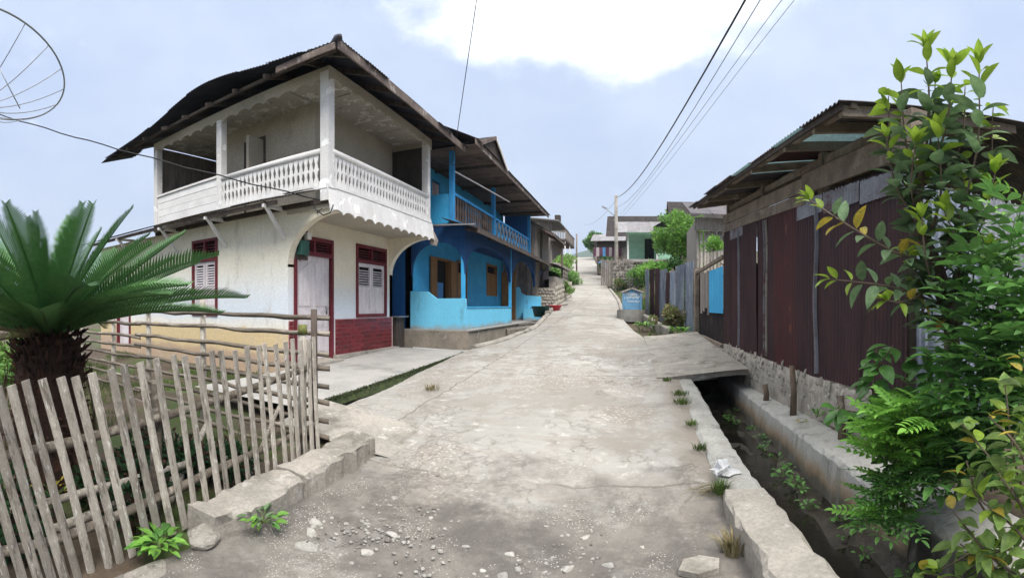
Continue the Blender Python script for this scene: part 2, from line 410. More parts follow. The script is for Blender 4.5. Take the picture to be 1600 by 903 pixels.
# wall of the white house: whitewash, a bluish wash, and a bare yellow-orange band above the ground (colours of the paint itself)
def banded(name, base, bands, edge_noise=.12, stain=None, rough=.8):
    """bands: list of (z, half_softness, colour) applied below z"""
    m = bpy.data.materials.new(name); m.use_nodes = True
    t = m.node_tree; L = t.links.new
    b = t.nodes['Principled BSDF']; b.inputs['Roughness'].default_value = rough; b.inputs['Specular IOR Level'].default_value = .25
    g = t.nodes.new('ShaderNodeNewGeometry')
    sx = t.nodes.new('ShaderNodeSeparateXYZ'); L(g.outputs['Position'], sx.inputs[0])
    n1 = t.nodes.new('ShaderNodeTexNoise'); n1.inputs['Scale'].default_value = 1.6; n1.inputs['Detail'].default_value = 8; n1.inputs['Roughness'].default_value = .68
    L(g.outputs['Position'], n1.inputs['Vector'])
    ma = t.nodes.new('ShaderNodeMath'); ma.operation = 'MULTIPLY_ADD'; ma.inputs[1].default_value = edge_noise * 4
    L(n1.outputs[0], ma.inputs[0]); L(sx.outputs['Z'], ma.inputs[2])
    n2 = t.nodes.new('ShaderNodeTexNoise'); n2.inputs['Scale'].default_value = .9; n2.inputs['Detail'].default_value = 7; n2.inputs['Roughness'].default_value = .6
    L(g.outputs['Position'], n2.inputs['Vector'])
    def mixc(f, a, c):
        x = t.nodes.new('ShaderNodeMix'); x.data_type = 'RGBA'; L(f, x.inputs['Factor'])
        if isinstance(a, tuple): x.inputs['A'].default_value = (*a, 1)
        else: L(a, x.inputs['A'])
        x.inputs['B'].default_value = (*c, 1); return x.outputs['Result']
    r = t.nodes.new('ShaderNodeMapRange'); r.inputs['From Min'].default_value = .4; r.inputs['From Max'].default_value = .7
    L(n2.outputs[0], r.inputs['Value'])
    col = mixc(r.outputs[0], base, tuple(c * .9 for c in base))
    for z, h, c in bands:
        q = t.nodes.new('ShaderNodeMapRange'); q.interpolation_type = 'SMOOTHSTEP'
        q.inputs['From Min'].default_value = z + h + edge_noise * 2; q.inputs['From Max'].default_value = z - h + edge_noise * 2
        L(ma.outputs[0], q.inputs['Value']); col = mixc(q.outputs[0], col, c)
    if stain:
        n3 = t.nodes.new('ShaderNodeTexNoise'); n3.inputs['Scale'].default_value = 2.0; n3.inputs['Detail'].default_value = 9; n3.inputs['Roughness'].default_value = .7
        mp3 = t.nodes.new('ShaderNodeMapping'); mp3.inputs['Scale'].default_value = (2.2, 2.2, .45); L(g.outputs['Position'], mp3.inputs['Vector']); L(mp3.outputs[0], n3.inputs['Vector'])
        q = t.nodes.new('ShaderNodeMapRange'); q.inputs['From Min'].default_value = stain[1]; q.inputs['From Max'].default_value = stain[2]
        L(n3.outputs[0], q.inputs['Value']); col = mixc(q.outputs[0], col, stain[0])
    n5 = t.nodes.new('ShaderNodeTexNoise'); n5.inputs['Scale'].default_value = 34; n5.inputs['Detail'].default_value = 5; n5.inputs['Roughness'].default_value = .75
    L(g.outputs['Position'], n5.inputs['Vector'])
    g1 = t.nodes.new('ShaderNodeMapRange'); g1.inputs['From Min'].default_value = .28; g1.inputs['From Max'].default_value = .72; g1.inputs['To Min'].default_value = .80; g1.inputs['To Max'].default_value = 1.10
    L(n5.outputs[0], g1.inputs['Value'])
    gm = t.nodes.new('ShaderNodeMix'); gm.data_type = 'RGBA'; gm.blend_type = 'MULTIPLY'; gm.inputs['Factor'].default_value = 1.0
    L(col, gm.inputs['A']); L(g1.outputs[0], gm.inputs['B']); col = gm.outputs['Result']
    L(col, b.inputs['Base Color'])
    n4 = t.nodes.new('ShaderNodeTexNoise'); n4.inputs['Scale'].default_value = 22; n4.inputs['Detail'].default_value = 6
    L(g.outputs['Position'], n4.inputs['Vector'])
    bp = t.nodes.new('ShaderNodeBump'); bp.inputs['Strength'].default_value = .2; bp.inputs['Distance'].default_value = .02
    L(n4.outputs[0], bp.inputs['Height']); L(bp.outputs[0], b.inputs['Normal'])
    MATS[name] = m
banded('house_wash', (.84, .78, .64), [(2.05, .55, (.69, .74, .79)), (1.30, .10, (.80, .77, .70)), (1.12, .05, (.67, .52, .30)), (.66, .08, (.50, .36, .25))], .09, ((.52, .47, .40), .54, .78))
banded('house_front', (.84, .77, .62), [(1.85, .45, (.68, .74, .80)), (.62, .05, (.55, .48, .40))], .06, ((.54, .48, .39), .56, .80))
banded('drain_side', (.44, .43, .40), [(.06, .10, (.30, .22, .14)), (-.04, .06, (.10, .09, .07))], .08, ((.20, .20, .18), .52, .70))
banded('drain_end', (.42, .40, .36), [(.17, .05, (.045, .042, .036))], .05, ((.22, .21, .18), .5, .7))  # near-black lower band paints the shrubs' shade onto this end
banded('blue_parapet', (.19, .64, .90), [(1.02, .10, (.30, .32, .31))], .10, ((.14, .24, .30), .58, .74))

# road: worn concrete with exposed aggregate, map cracks and a muddy gravel stretch at the near end
def road_material():
    m = bpy.data.materials.new('road_concrete'); m.use_nodes = True
    t = m.node_tree; L = t.links.new
    b = t.nodes['Principled BSDF']; b.inputs['Roughness'].default_value = .88; b.inputs['Specular IOR Level'].default_value = .25
    g = t.nodes.new('ShaderNodeNewGeometry'); P = g.outputs['Position']
    sx = t.nodes.new('ShaderNodeSeparateXYZ'); L(P, sx.inputs[0])
    def noi(sc, det=6, ro=.6, vec=P):
        n = t.nodes.new('ShaderNodeTexNoise'); n.inputs['Scale'].default_value = sc; n.inputs['Detail'].default_value = det; n.inputs['Roughness'].default_value = ro
        L(vec, n.inputs['Vector']); return n
    def rng(o, lo, hi, sm=True):
        r = t.nodes.new('ShaderNodeMapRange'); r.inputs['From Min'].default_value = lo; r.inputs['From Max'].default_value = hi
        if sm: r.interpolation_type = 'SMOOTHSTEP'
        L(o, r.inputs['Value']); return r.outputs[0]
    def math_(op, a, c):
        x = t.nodes.new('ShaderNodeMath'); x.operation = op
        for i, q in enumerate((a, c)):
            if isinstance(q, (int, float)): x.inputs[i].default_value = q
            else: L(q, x.inputs[i])
        return x.outputs[0]
    def mixc(f, a, c):
        x = t.nodes.new('ShaderNodeMix'); x.data_type = 'RGBA'
        L(f, x.inputs['Factor'])
        for k, q in (('A', a), ('B', c)):
            if isinstance(q, tuple): x.inputs[k].default_value = (*q, 1)
            else: L(q, x.inputs[k])
        return x.outputs['Result']
    col = mixc(rng(noi(.55, 5).outputs[0], .35, .65), (.392, .377, .350), (.318, .307, .285))
    col = mixc(rng(noi(2.2, 8, .68).outputs[0], .48, .70), col, (.275, .248, .215))
    col = mixc(rng(noi(5.0, 9, .7).outputs[0], .55, .70), col, (.56, .53, .49))
    # transverse broom marks and dirt along the drain side
    mpb = t.nodes.new('ShaderNodeMapping'); mpb.inputs['Scale'].default_value = (.8, 9, 1); L(P, mpb.inputs['Vector'])
    col = mixc(math_('MULTIPLY', rng(noi(1.0, 6, .6, mpb.outputs[0]).outputs[0], .48, .70), .55), col, (.31, .275, .235))
    xe = math_('MULTIPLY_ADD', noi(1.7, 7, .65).outputs[0], 1.1); L(sx.outputs['X'], xe.node.inputs[2])
    col = mixc(math_('MULTIPLY', rng(xe, .78, 1.15), .8), col, (.25, .215, .175))
    # surface skin worn away in sharp-edged patches, and paler repairs
    col = mixc(math_('MULTIPLY', rng(noi(1.05, 11, .72).outputs[0], .515, .545), .55), col, (.26, .235, .205))
    col = mixc(math_('MULTIPLY', rng(noi(.75, 9, .66).outputs[0], .60, .62), .5), col, (.47, .455, .43))
    # exposed aggregate
    vo = t.nodes.new('ShaderNodeTexVoronoi'); vo.inputs['Scale'].default_value = 24; vo.inputs['Randomness'].default_value = 1; L(P, vo.inputs['Vector'])
    agg = rng(noi(.9, 7, .65).outputs[0], .50, .60)
    vcol = mixc(rng(vo.outputs['Distance'], .18, .46), (.56, .53, .49), (.28, .245, .21))
    aggm = math_('MULTIPLY', agg, .5)
    col = mixc(aggm, col, vcol)
    # muddy gravel at the near end
    yn = math_('MULTIPLY_ADD', noi(1.1, 7, .62).outputs[0], 3.4)
    yn.node.inputs[2].default_value = 0; L(sx.outputs['Y'], yn.node.inputs[2])
    mud = rng(yn, 5.75, 4.95)
    vo2 = t.nodes.new('ShaderNodeTexVoronoi'); vo2.inputs['Scale'].default_value = 55; L(P, vo2.inputs['Vector'])
    mudc = mixc(rng(noi(1.6, 8, .7).outputs[0], .38, .66), (.115, .104, .095), (.22, .20, .178))
    mudc = mixc(math_('MULTIPLY', rng(vo2.outputs['Distance'], .30, .16), rng(noi(3.0, 4).outputs[0], .50, .60)), mudc, (.50, .47, .43))
    col = mixc(math_('MULTIPLY', mud, rng(noi(1.3, 9, .72).outputs[0], .30, .52)), col, mudc)
    # cracks
    dv = t.nodes.new('ShaderNodeVectorMath'); dv.operation = 'MULTIPLY_ADD'; dv.inputs[1].default_value = (.75, .75, .75)
    L(noi(1.9, 9, .68).outputs['Color'], dv.inputs[0]); L(P, dv.inputs[2])
    def cracks(sc, wid, lo, hi, ns):
        e = t.nodes.new('ShaderNodeTexVoronoi'); e.feature = 'DISTANCE_TO_EDGE'; e.inputs['Scale'].default_value = sc; L(dv.outputs[0], e.inputs['Vector'])
        return math_('MULTIPLY', rng(e.outputs['Distance'], wid, wid * .25), rng(noi(ns, 4).outputs[0], lo, hi))
    ck = math_('MAXIMUM', cracks(.9, .009, .50, .58, .8), cracks(5.2, .034, .52, .60, .7))
    col = mixc(math_('MULTIPLY', ck, .6), col, (.20, .172, .145))
    # slab joints: across every few metres, and the seam of the forecourt strip
    wob = noi(2.5, 6, .65)
    jy = t.nodes.new('ShaderNodeMath'); jy.operation = 'MULTIPLY_ADD'; jy.inputs[1].default_value = .22; L(wob.outputs[0], jy.inputs[0]); L(sx.outputs['Y'], jy.inputs[2])
    jp = t.nodes.new('ShaderNodeMath'); jp.operation = 'PINGPONG'; jp.inputs[1].default_value = 1.9; L(jy.outputs[0], jp.inputs[0])
    jx = t.nodes.new('ShaderNodeMath'); jx.operation = 'MULTIPLY_ADD'; jx.inputs[1].default_value = .25; L(wob.outputs[0], jx.inputs[0]); L(sx.outputs['X'], jx.inputs[2])
    jxa = math_('ABSOLUTE', math_('ADD', jx.outputs[0], 2.42), 0)
    jn = math_('MAXIMUM', math_('MULTIPLY', rng(jp.outputs[0], .022, .004), rng(noi(1.4, 3).outputs[0], .40, .55)), math_('MULTIPLY', rng(jxa, .020, .005), rng(sx.outputs['Y'], 4.2, 4.6)))
    col = mixc(math_('MULTIPLY', jn, .75), col, (.15, .13, .11))
    # grit
    gr = math_('MULTIPLY', rng(noi(95, 4, .8).outputs[0], .56, .66), .5)
    col = mixc(gr, col, (.22, .195, .165))
    gr2 = math_('MULTIPLY', rng(noi(70, 4, .8).outputs[0], .60, .70), .3)
    col = mixc(gr2, col, (.60, .58, .545))
    L(col, b.inputs['Base Color'])
    h = math_('SUBTRACT', math_('ADD', math_('MULTIPLY', noi(14, 8, .7).outputs[0], .7), math_('MULTIPLY', math_('MULTIPLY', vo.outputs['Distance'], agg), -.5)), math_('MULTIPLY', ck, .5))
    bp = t.nodes.new('ShaderNodeBump'); bp.inputs['Strength'].default_value = .55; bp.inputs['Distance'].default_value = .03
    L(h, bp.inputs['Height']); L(bp.outputs[0], b.inputs['Normal'])
    MATS['road_concrete'] = m
road_material()
# ------------------------------------------------------------------ ground
def bank_r(y): return 0.0 if y < 13 else 2.1 * sst((y - 13) / 15) * (1 - sst((y - 60) / 40) * .6)
def tz(x, y):
    zr = zroad(y); xl, xr = xleft(y), xright(y)
    n = noise.noise(Vector((x * .6, y * .6, 0))) * .05
    if xl + .05 <= x <= xr - .05: return zr - .12
    if x > xr - .05:
        if y < 11:
            if x < 1.72: return -.62
            if x < 2.15: return -.1
            return .18 + n
        return zr - .16 + n + sst((x - xr - 1.4) / 3.0) * bank_r(y)
    if y < 3.9: return -.14 + .09 * y + n if x < -2.6 else -.12 + .05 * y
    if y < 10.4: return .28 if y > 5.2 else .12
    if y < 21: return .30 if x > -4.2 else .36
    return zr - .12 + n + sst((xl - x - .4) / 2.5) * .8 * sst((y - 21) / 3)
xs = sorted(set([-3000, -900, -300, -120, -70, -45, -30, -22, -17, -14, -12, -10.5, -9.5, -8.5, -7.5, -6.5, -5.5, -5, -4.6, -4.22, -4.18, -3.8, -3.5, -3.3, -3.1, -2.9,
                 -2.62, -2.58, -2.4, -2, -1.5, -1, -.5, 0, .3, .55, .62, .70, 1.0, 1.4, 1.70, 1.74, 2.13, 2.17, 2.5, 3, 3.6, 4.3, 5, 6, 7.5, 9, 11, 14, 18, 25, 35, 60, 120, 300, 900, 3000]))
ys = [-3000, -600, -100, -30, -12, -6, -3] + [i * .5 for i in range(-4, 8)] + [3.86, 3.94, 4.5, 5, 6, 7, 8, 9, 10, 10.38, 10.42, 10.98, 11.02, 12, 13, 14, 15, 16, 17, 18, 19, 20, 20.9, 21.1, 22] + \
     [23 + i for i in range(0, 40)] + [64, 67, 70, 74, 78, 82, 86, 90, 94, 98, 104, 112, 125, 150, 220, 400, 900, 3000]
rows = []
for y in ys:
    row = []
    for x in xs:
        yy = min(max(y, -6), 125)
        z = tz(min(max(x, -40), 40), yy)
        if y > 104: z -= (y - 104) * .3 if y < 300 else 60
        if abs(x) > 60: z -= min(abs(x) - 60, 300) * .05
        row.append((x, y, z))
    rows.append(row)
tag(MB().grid(rows).build('ground', 'soil', None, True), kind='structure')

# road surface
ry = [-6 + i * .5 for i in range(0, 12)] + [i * .11 for i in range(0, 164)] + [18 + i * .8 for i in range(1, 60)] + [66 + i * 2 for i in range(1, 24)]
rows = []
for y in ry:
    row = []
    xl, xr = xleft(y) - .02, xright(y) + .03
    K = 44
    for i in range(K + 1):
        x = xl + (xr - xl) * i / K
        z = zroad(y) + .020 * noise.noise(Vector((x * .9, y * .7, 3))) + .010 * noise.noise(Vector((x * 3.1, y * 3.1, 7))) + (.006 * noise.noise(Vector((x * 9, y * 9, 1))) if y < 9 else 0)
        e = min(i, K - i) / K
        z -= .02 * (1 - min(1, e * 14))
        if y < 4.5: z -= .045 * sst((4.5 - y) / 1.2) * sst((i / K - .02) / .1) * sst((.98 - i / K) / .1) * (.6 + .5 * noise.noise(Vector((x * 1.3, y * 1.3, 11))))
        row.append((x, y, z))
    rows.append(row)
tag(MB().grid(rows).build('road', 'road_concrete', None, True), kind='structure')

def wobble_bar(pts, w_in, w_out, zt, zb, jit=.012, seg=.12, seed=0):
    """long cast bar following pts (x,y); offsets to -x (w_in) and +x (w_out); zt/zb functions of y"""
    rs = random.Random(seed); mb = MB(); R_ = []
    P = []
    for (x0, y0), (x1, y1) in zip(pts[:-1], pts[1:]):
        k = max(1, int(math.hypot(x1 - x0, y1 - y0) / seg))
        P += [(x0 + (x1 - x0) * i / k, y0 + (y1 - y0) * i / k) for i in range(k)]
    P.append(pts[-1])
    for x, y in P:
        j = lambda: rs.uniform(-jit, jit)
        a, b = x - w_in + jit * 1.6 * noise.noise(Vector((y * 2.3, seed, 0))), x + w_out + jit * 1.6 * noise.noise(Vector((y * 2.3, seed, 5)))
        zz = zt(y) + jit * .9 * noise.noise(Vector((y * 3.1, seed, 9)))
        R_.append([(a + j(), y, zb(y)), (a + j(), y, zz - .03 + j()), (a + .025 + j(), y, zz + j() * .6), ((a + b) / 2, y, zz + .006 + j() * .6), (b - .025 + j(), y, zz + j() * .6), (b + j(), y, zz - .03 + j()), (b + j(), y, zb(y))])
    mb.grid(R_)
    n = 7
    mb.f.append(tuple(range(n - 1, -1, -1))); L0 = (len(R_) - 1) * n
    mb.f.append(tuple(range(L0, L0 + n)))
    return mb

# forecourt slab before the white house
rows = []
for i in range(15):
    y = 4.32 + 6.0 * i / 14
    row = []
    for j in range(9):
        x = -5.62 + (-3.62 + 5.62) * j / 8
        row.append((x, y, .36 + .030 * (y - 4.3) + .008 * noise.noise(Vector((x, y, 5))) + (.10 if j == 0 else 0) * 0))
    rows.append(row)
mb = MB().grid(rows)
tag(mb.build('pavement', 'slab_grey', None, True), kind='structure')
mb = MB()
rows = [[(-3.62, 4.32 + 6 * i / 14, .36 + .03 * (6 * i / 14)) for i in range(15)], [(-3.62, 4.32 + 6 * i / 14, .2) for i in range(15)]]
tag(MB().grid(rows).build('pavement_edge', 'slab_grey'), kind='structure')
# cast strip between the moss line and the picket fence
tag(MB().grid([[(-3.46 + .001 * i, 3.7 + .13 * i, .30 + .018 * i), (-2.75, 3.7 + .13 * i, .262 + .012 * i), (-2.12, 3.80 + .12 * i, zroad(3.80 + .12 * i) - .012)] for i in range(8)]).build('pavement_strip', 'concrete'), kind='structure')
# moss along the joint
mb = MB()
rs = random.Random(3)
rows = []
for i in range(90):
    y = 4.4 + 5.4 * i / 89
    w = .045 + .03 * math.sin(y * 2.3) + .03 * rs.random()
    z = .30 + .034 * (y - 4.4)
    rows.append([(-3.66, y, z - .02), (-3.62 + rs.uniform(-.01, .01), y, z + .04 + rs.random() * .02), (-3.62 + w * .5, y, z + .05 + rs.random() * .025), (-3.60 + w, y, z + .035 + rs.random() * .02), (-3.55 + w, y, z - .03)])
mb.grid(rows)
for i in range(2600):
    y = rs.uniform(4.4, 9.8); x = -3.575 + rs.gauss(0, .03); z = .35 + .034 * (y - 4.4)
    h = rs.uniform(.012, .035); a = rs.uniform(0, 6.28)
    dx, dy = math.cos(a) * .012, math.sin(a) * .012
    mb.add([(x - dx, y - dy, z), (x + dx, y + dy, z), (x + rs.uniform(-.02, .02), y + rs.uniform(-.02, .02), z + h)], [(0, 1, 2)])
tag(mb.build('moss_strip', 'moss'), 'dark green moss growing along the joint beside the forecourt', 'moss', kind='stuff')

# kerb below the picket fence
tag(wobble_bar([(-2.45, 1.95), (-2.43, 2.78)], .17, .15, lambda y: .20 + .07 * (y - 1.9), lambda y: -.1, .028, .07, seed=1).build('concrete_kerb', 'concrete'),
    'crumbling near half of the low kerb below the bamboo pickets', 'kerb')
tag(wobble_bar([(-2.42, 2.80), (-2.40, 3.80)], .17, .15, lambda y: .21 + .075 * (y - 1.9), lambda y: -.1, .022, .07, seed=2).build('concrete_kerb', 'concrete'),
    'smoother far half of the low kerb ending at the fence corner', 'kerb')
def chunk(rs, n=18):
    import bmesh
    bm = bmesh.new()
    for i in range(n):
        d = Vector((rs.gauss(0, 1), rs.gauss(0, 1), rs.gauss(0, 1))).normalized()
        bm.verts.new(d * rs.uniform(.82, 1.08))
    h = bmesh.ops.convex_hull(bm, input=bm.verts)
    bmesh.ops.bevel(bm, geom=bm.edges[:], offset=.10, segments=1, affect='EDGES')
    mb = MB(); bm.verts.index_update()
    mb.add([tuple(v.co) for v in bm.verts], [tuple(v.index for v in f.verts) for f in bm.faces])
    bm.free(); return mb
def rock(rs, rad, flat=.6, n1=8, n2=5, rough=.28):
    mb = MB(); vs = []; fs = []
    sx, sy = rs.uniform(.75, 1.3), rs.uniform(.75, 1.3); sd = rs.uniform(0, 99)
    for i in range(n2 + 1):
        ph = math.pi * i / n2
        for k in range(n1):
            th = 2 * math.pi * k / n1
            d = Vector((math.sin(ph) * math.cos(th), math.sin(ph) * math.sin(th), math.cos(ph)))
            r = rad * (1 + rough * noise.noise(d * 1.7 + Vector((sd, 0, 0))) * 1.6)
            vs.append((d.x * r * sx, d.y * r * sy, d.z * r * flat))
    for i in range(n2):
        for k in range(n1):
            k2 = (k + 1) % n1
            fs.append((i * n1 + k, (i + 1) * n1 + k, (i + 1) * n1 + k2, i * n1 + k2))
    return mb.add(vs, fs)
ROCKS = [rock(random.Random(50 + i), 1.0, .62, 9, 6).mesh('stone', 'stone', True) for i in range(6)]
CHUNKS = [chunk(random.Random(170 + i), 15).mesh('stone', 'stone', False) for i in range(8)]
PEBS = [chunk(random.Random(70 + i), 16).mesh('stone', 'pebble', False) for i in range(6)]
rs = random.Random(5)
# small boulder piece that ends the kerb
tag(link('boulder', chunk(random.Random(9), 22).mesh('boulder', 'concrete', False), None, (-2.36, 1.88, .08), (0, 0, .4), (.12, .15, .085)),
    'broken grey stone lump at the near end of the low kerb', 'rock')
tag(link('boulder', chunk(random.Random(12), 22).mesh('boulder', 'concrete', False), None, (-2.30, 1.44, .03), (0, 0, .2), (.11, .19, .05)),
    'flat grey stone half buried by the broad leaved weed', 'rock')

# drain on the right: two cast walls, muddy bed, shallow water
ZW = lambda y: interp([(0, .33), (2.2, .31), (3.3, .23), (3.6, .23), (7.6, .43), (12, .78)])(y)
tag(wobble_bar([(.80, 0.2), (.79, 1.5), (.78, 3.32)], .16, .16, lambda y: .32 - .022 * y, lambda y: -.64, .018, seed=4).build('drain_wall', 'concrete'),
    'broken thick concrete block topping the near end of the drain wall', 'drain wall')
tag(wobble_bar([(.78, 3.34), (.77, 7.6)], .13, .15, ZW, lambda y: -.64, .010, seed=5).build('drain_wall', 'drain_concrete'),
    'long low concrete drain wall flush with the road edge', 'drain wall')
rs4 = random.Random(6)
def far_wall(y0, y1, n, mat, label):
    mb = MB(); R_ = []
    for i in range(n):
        y = y0 + (y1 - y0) * i / (n - 1)
        j = lambda s=.010: rs4.uniform(-s, s)
        q = .02 * noise.noise(Vector((y * 1.7, 3, 0)))
        R_.append([(1.64 + j() + q, y, -.64), (1.66 + j() + q, y, -.15 + j()), (1.68 + q, y, .0), (1.70 + j() + q, y, .18 + j()), (1.735 + j() + q, y, .215 + j()), (2.0, y, .232 + j()), (2.16 + j(), y, .23 + j()), (2.18, y, -.2)])
    mb.grid(R_); mb.f.append((7, 6, 5, 4, 3, 2, 1, 0)); k_ = (n - 1) * 8; mb.f.append(tuple(range(k_, k_ + 8)))
    tag(mb.build('drain_wall', mat, None, False), label, 'drain wall')
far_wall(2.62, 9.6, 90, 'drain_side', 'stained concrete wall on the far side of the drain, below the rusty shed')
far_wall(.2, 2.60, 36, 'drain_end', 'end of the far drain wall under the shrubs, their shade painted in')
rows = []
for i in range(60):
    y = -.5 + 12 * i / 59
    rows.append([(.9 + .85 * k / 10, y, -.19 + .06 * noise.noise(Vector((k * .5, y * 2, 1))) + .14 * abs(k / 10 - .45)) for k in range(11)])
tag(MB().grid(rows).build('drain_bed', 'drain_mud', None, True), kind='structure')
tag(MB().grid([[(.9, -.5, -.16), (1.75, -.5, -.16)], [(.9, 11.5, -.16), (1.75, 11.5, -.16)]]).build('water', 'water'), kind='structure')
# slab bridge over the drain
rows = []; nb = 90
BX = interp([(7.35, 1.82), (9, 1.72), (12.2, 1.62)])
mb = MB()
for i in range(nb + 1):
    y = 7.30 + (12.2 - 7.3) * i / nb
    a = .36 - .02 * (y - 7.3); b_ = BX(y); row = []
    for k in range(9):
        t = k / 8; x = a + (b_ - a) * t
        z = zroad(y) + .012 + .10 * sst(t) + .012 * noise.noise(Vector((x * .8, y * 7, 9))) + .006 * noise.noise(Vector((x * 3, y * 14, 2)))
        yy = y + (.16 * t if i == 0 else 0) + (rs.uniform(-.02, .02) if i == 0 else 0)
        row.append((x, yy, z))
    rows.append(row)
mb.grid(rows)
front = rows[0]
low = [(x + .01, y + .03 + rs.uniform(-.01, .01), z - .10 + rs.uniform(-.012, .012)) for x, y, z in front]
mb.grid([low, front]); mb.grid([[(x, y + 3.5, z + .1) for x, y, z in low], low])
tag(mb.build('slab_bridge', 'concrete'), 'worn concrete slab bridging the drain towards the blue gate', 'slab')
box('pavement_fill', 'mortar', None, .60, 2.0, 9.9, 12.3, .0, .62)['kind'] = 'structure'

# kerbs along the left of the road by the blue house and up the hill
def kerb_line(tab, label, seed, w=.14, h=.14, down=.3):
    tag(wobble_bar(tab, w / 2, w / 2, lambda y: zroad(y) + h - .07, lambda y: zroad(y) - down, .012, .3, seed).build('concrete_kerb', 'concrete'), label, 'kerb')
kerb_line([(xleft(y) - .04, y) for y in (10.0, 11, 12, 13, 14, 15, 16.5, 18)], 'thin concrete kerb along the ditch before the blue house', 11, .16, .12, .5)
kerb_line([(xleft(y) - .05, y) for y in (18.1, 20, 22, 24, 26, 28)], 'narrow kerb beside the pebbled terrace wall', 12, .2, .2)
kerb_line([(xright(y) + .08, y) for y in (19, 22, 25, 28, 31, 34)], 'low kerb at the road edge past the blue bin', 13, .16, .14)

# loose stones on the near stretch of the road (world positions of the larger ones) and gravel
big = [(-1.72,3.16,.05),(-1.49,2.70,.062),(-1.52,2.45,.055),(-1.13,2.13,.066),(-1.31,1.93,.07),(-.72,2.74,.052),(-.70,2.52,.058),(-.64,2.60,.045),(-.85,2.40,.032),(-.83,2.55,.03),(-.36,2.66,.058),
       (-.14,2.71,.05),(-.52,2.46,.05),(-.70,2.29,.05),(-.62,2.10,.052),(-.83,2.11,.055),(-.96,2.03,.05),(-.38,2.24,.045),(-.50,2.23,.04),(-.28,2.32,.042),(-.24,2.36,.042),(-.15,2.34,.05),
       (-.01,2.21,.055),(-.06,2.33,.046),(-.10,2.49,.04),(-.36,2.17,.04),(-.54,1.98,.05),(-.67,1.97,.05),(-1.0,2.02,.042),(-.9,2.03,.04),(-.57,2.28,.036),(-1.95,2.45,.075),(-1.86,2.30,.08),
       (-2.02,2.58,.06),(-1.55,2.06,.04),(.12,2.45,.04),(.25,2.3,.045),(-1.2,2.9,.035),(-1.0,2.75,.03),(-1.35,3.0,.03),(-.3,3.0,.035),(.05,2.9,.03),(-.2,2.05,.05),(.1,2.05,.045),(-1.42,2.2,.035),(-1.7,2.75,.035)]
for i, (x, y, r) in enumerate(big):
    m = PEBS[i % 6]
    o = link('stone', m, None, (x, y, zroad(y) - .034), (R(-.2, .2), R(-.2, .2), R(0, 6)), (r * R(.75, 1.2), r * R(.6, .85), r * R(.35, .5)))
    tag(o, 'loose pale stone lying in the muddy gravel of the road', 'stone', 'loose stones on the near road')
mb = MB(); mb2 = MB()
protos = [rock(random.Random(90 + i), 1.0, .5, 6, 4, .45) for i in range(6)]
for i in range(4600):
    y = 1.6 + abs(rs.gauss(0, .95)); x = rs.uniform(-2.2, .6)
    if noise.noise(Vector((x * 1.5, y * 1.5, 2))) < -.08 and rs.random() < .8: continue
    if y > 4.6: continue
    r = .003 + .015 * rs.random() ** 3.6
    p = rs.choice(protos); a = rs.uniform(0, 6.28); ca, sa = math.cos(a), math.sin(a)
    z0 = zroad(y) - .03 * sst((4.5 - y) / 1.2)
    (mb if rs.random() < .82 else mb2).add([(x + (vx * ca - vy * sa) * r, y + (vx * sa + vy * ca) * r, z0 + vz * r - .001) for vx, vy, vz in p.v], p.f)
tag(mb.build('gravel', 'pebble', None, False), 'pale gravel scattered over the near road', 'gravel', kind='stuff')
tag(mb2.build('gravel', 'pebble_dark', None, True), 'dark grit scattered over the near road', 'gravel', kind='stuff')
# flat broken concrete flake by the drain wall
tag(MB().prism([(-.12, -.05), (-.02, -.10), (.10, -.06), (.12, .04), (.02, .09), (-.08, .06)], lambda u, v: (.36 + u, 2.62 + v, zroad(2.6) - .005), (0, 0, .03)).build('concrete_flake', 'concrete'),
    'flat broken concrete flake lying near the drain block', 'concrete flake')
# litter
def crumple(name, c, r, mat, seed, lab):
    rs_ = random.Random(seed); o = rock(rs_, r, .5, 14, 9, .9)
    for i, p in enumerate(o.v):
        n = noise.noise(Vector(p) * (4 / r) + Vector((seed, 0, 0)))
        o.v[i] = (p[0] * (1 + n * .6) + c[0], p[1] * (1 + n * .6) + c[1], max(p[2] * (1 + n), -.01) + c[2])
    return tag(o.build(name, mat, None), lab, 'litter')
crumple('plastic_bag', (.70, 3.72, .26), .085, 'plastic_white', 3, 'crumpled white plastic bag on the drain wall')
crumple('plastic_wrapper', (.24, 2.22, .105), .035, 'plastic_blue', 5, 'small blue plastic wrapper lying on the road')
# twig tangle by the bag
mb = MB()
for i in range(40):
    x, y = .60 + rs.gauss(0, .07), 3.5 + rs.gauss(0, .05); a = rs.uniform(-.5, .5)
    mb.tube([(x - .1 * math.cos(a), y - .1 * math.sin(a), zroad(y) + .012), (x, y, zroad(y) + .02 + rs.random() * .02), (x + .1 * math.cos(a), y + .1 * math.sin(a), zroad(y) + .012)], .0018, 3)
tag(mb.build('dry_straw', 'dry_grass'), 'small tangle of dry straw below the white bag', 'straw', kind='stuff')
# ------------------------------------------------------------------ white house
FXW, SY, EY = -5.67, 6.46, 10.32       # lower front wall plane, side wall plane, far end
BX0, BY0, BY1 = -4.70, 6.36, 10.40     # balcony outer planes
ZB, ZC = 3.30, 5.45                    # balcony floor, ceiling
wh = thing('white_house', (-8.5, 8.4, .4), 'two storey white house with carved balcony railing and red tiled base', 'house')
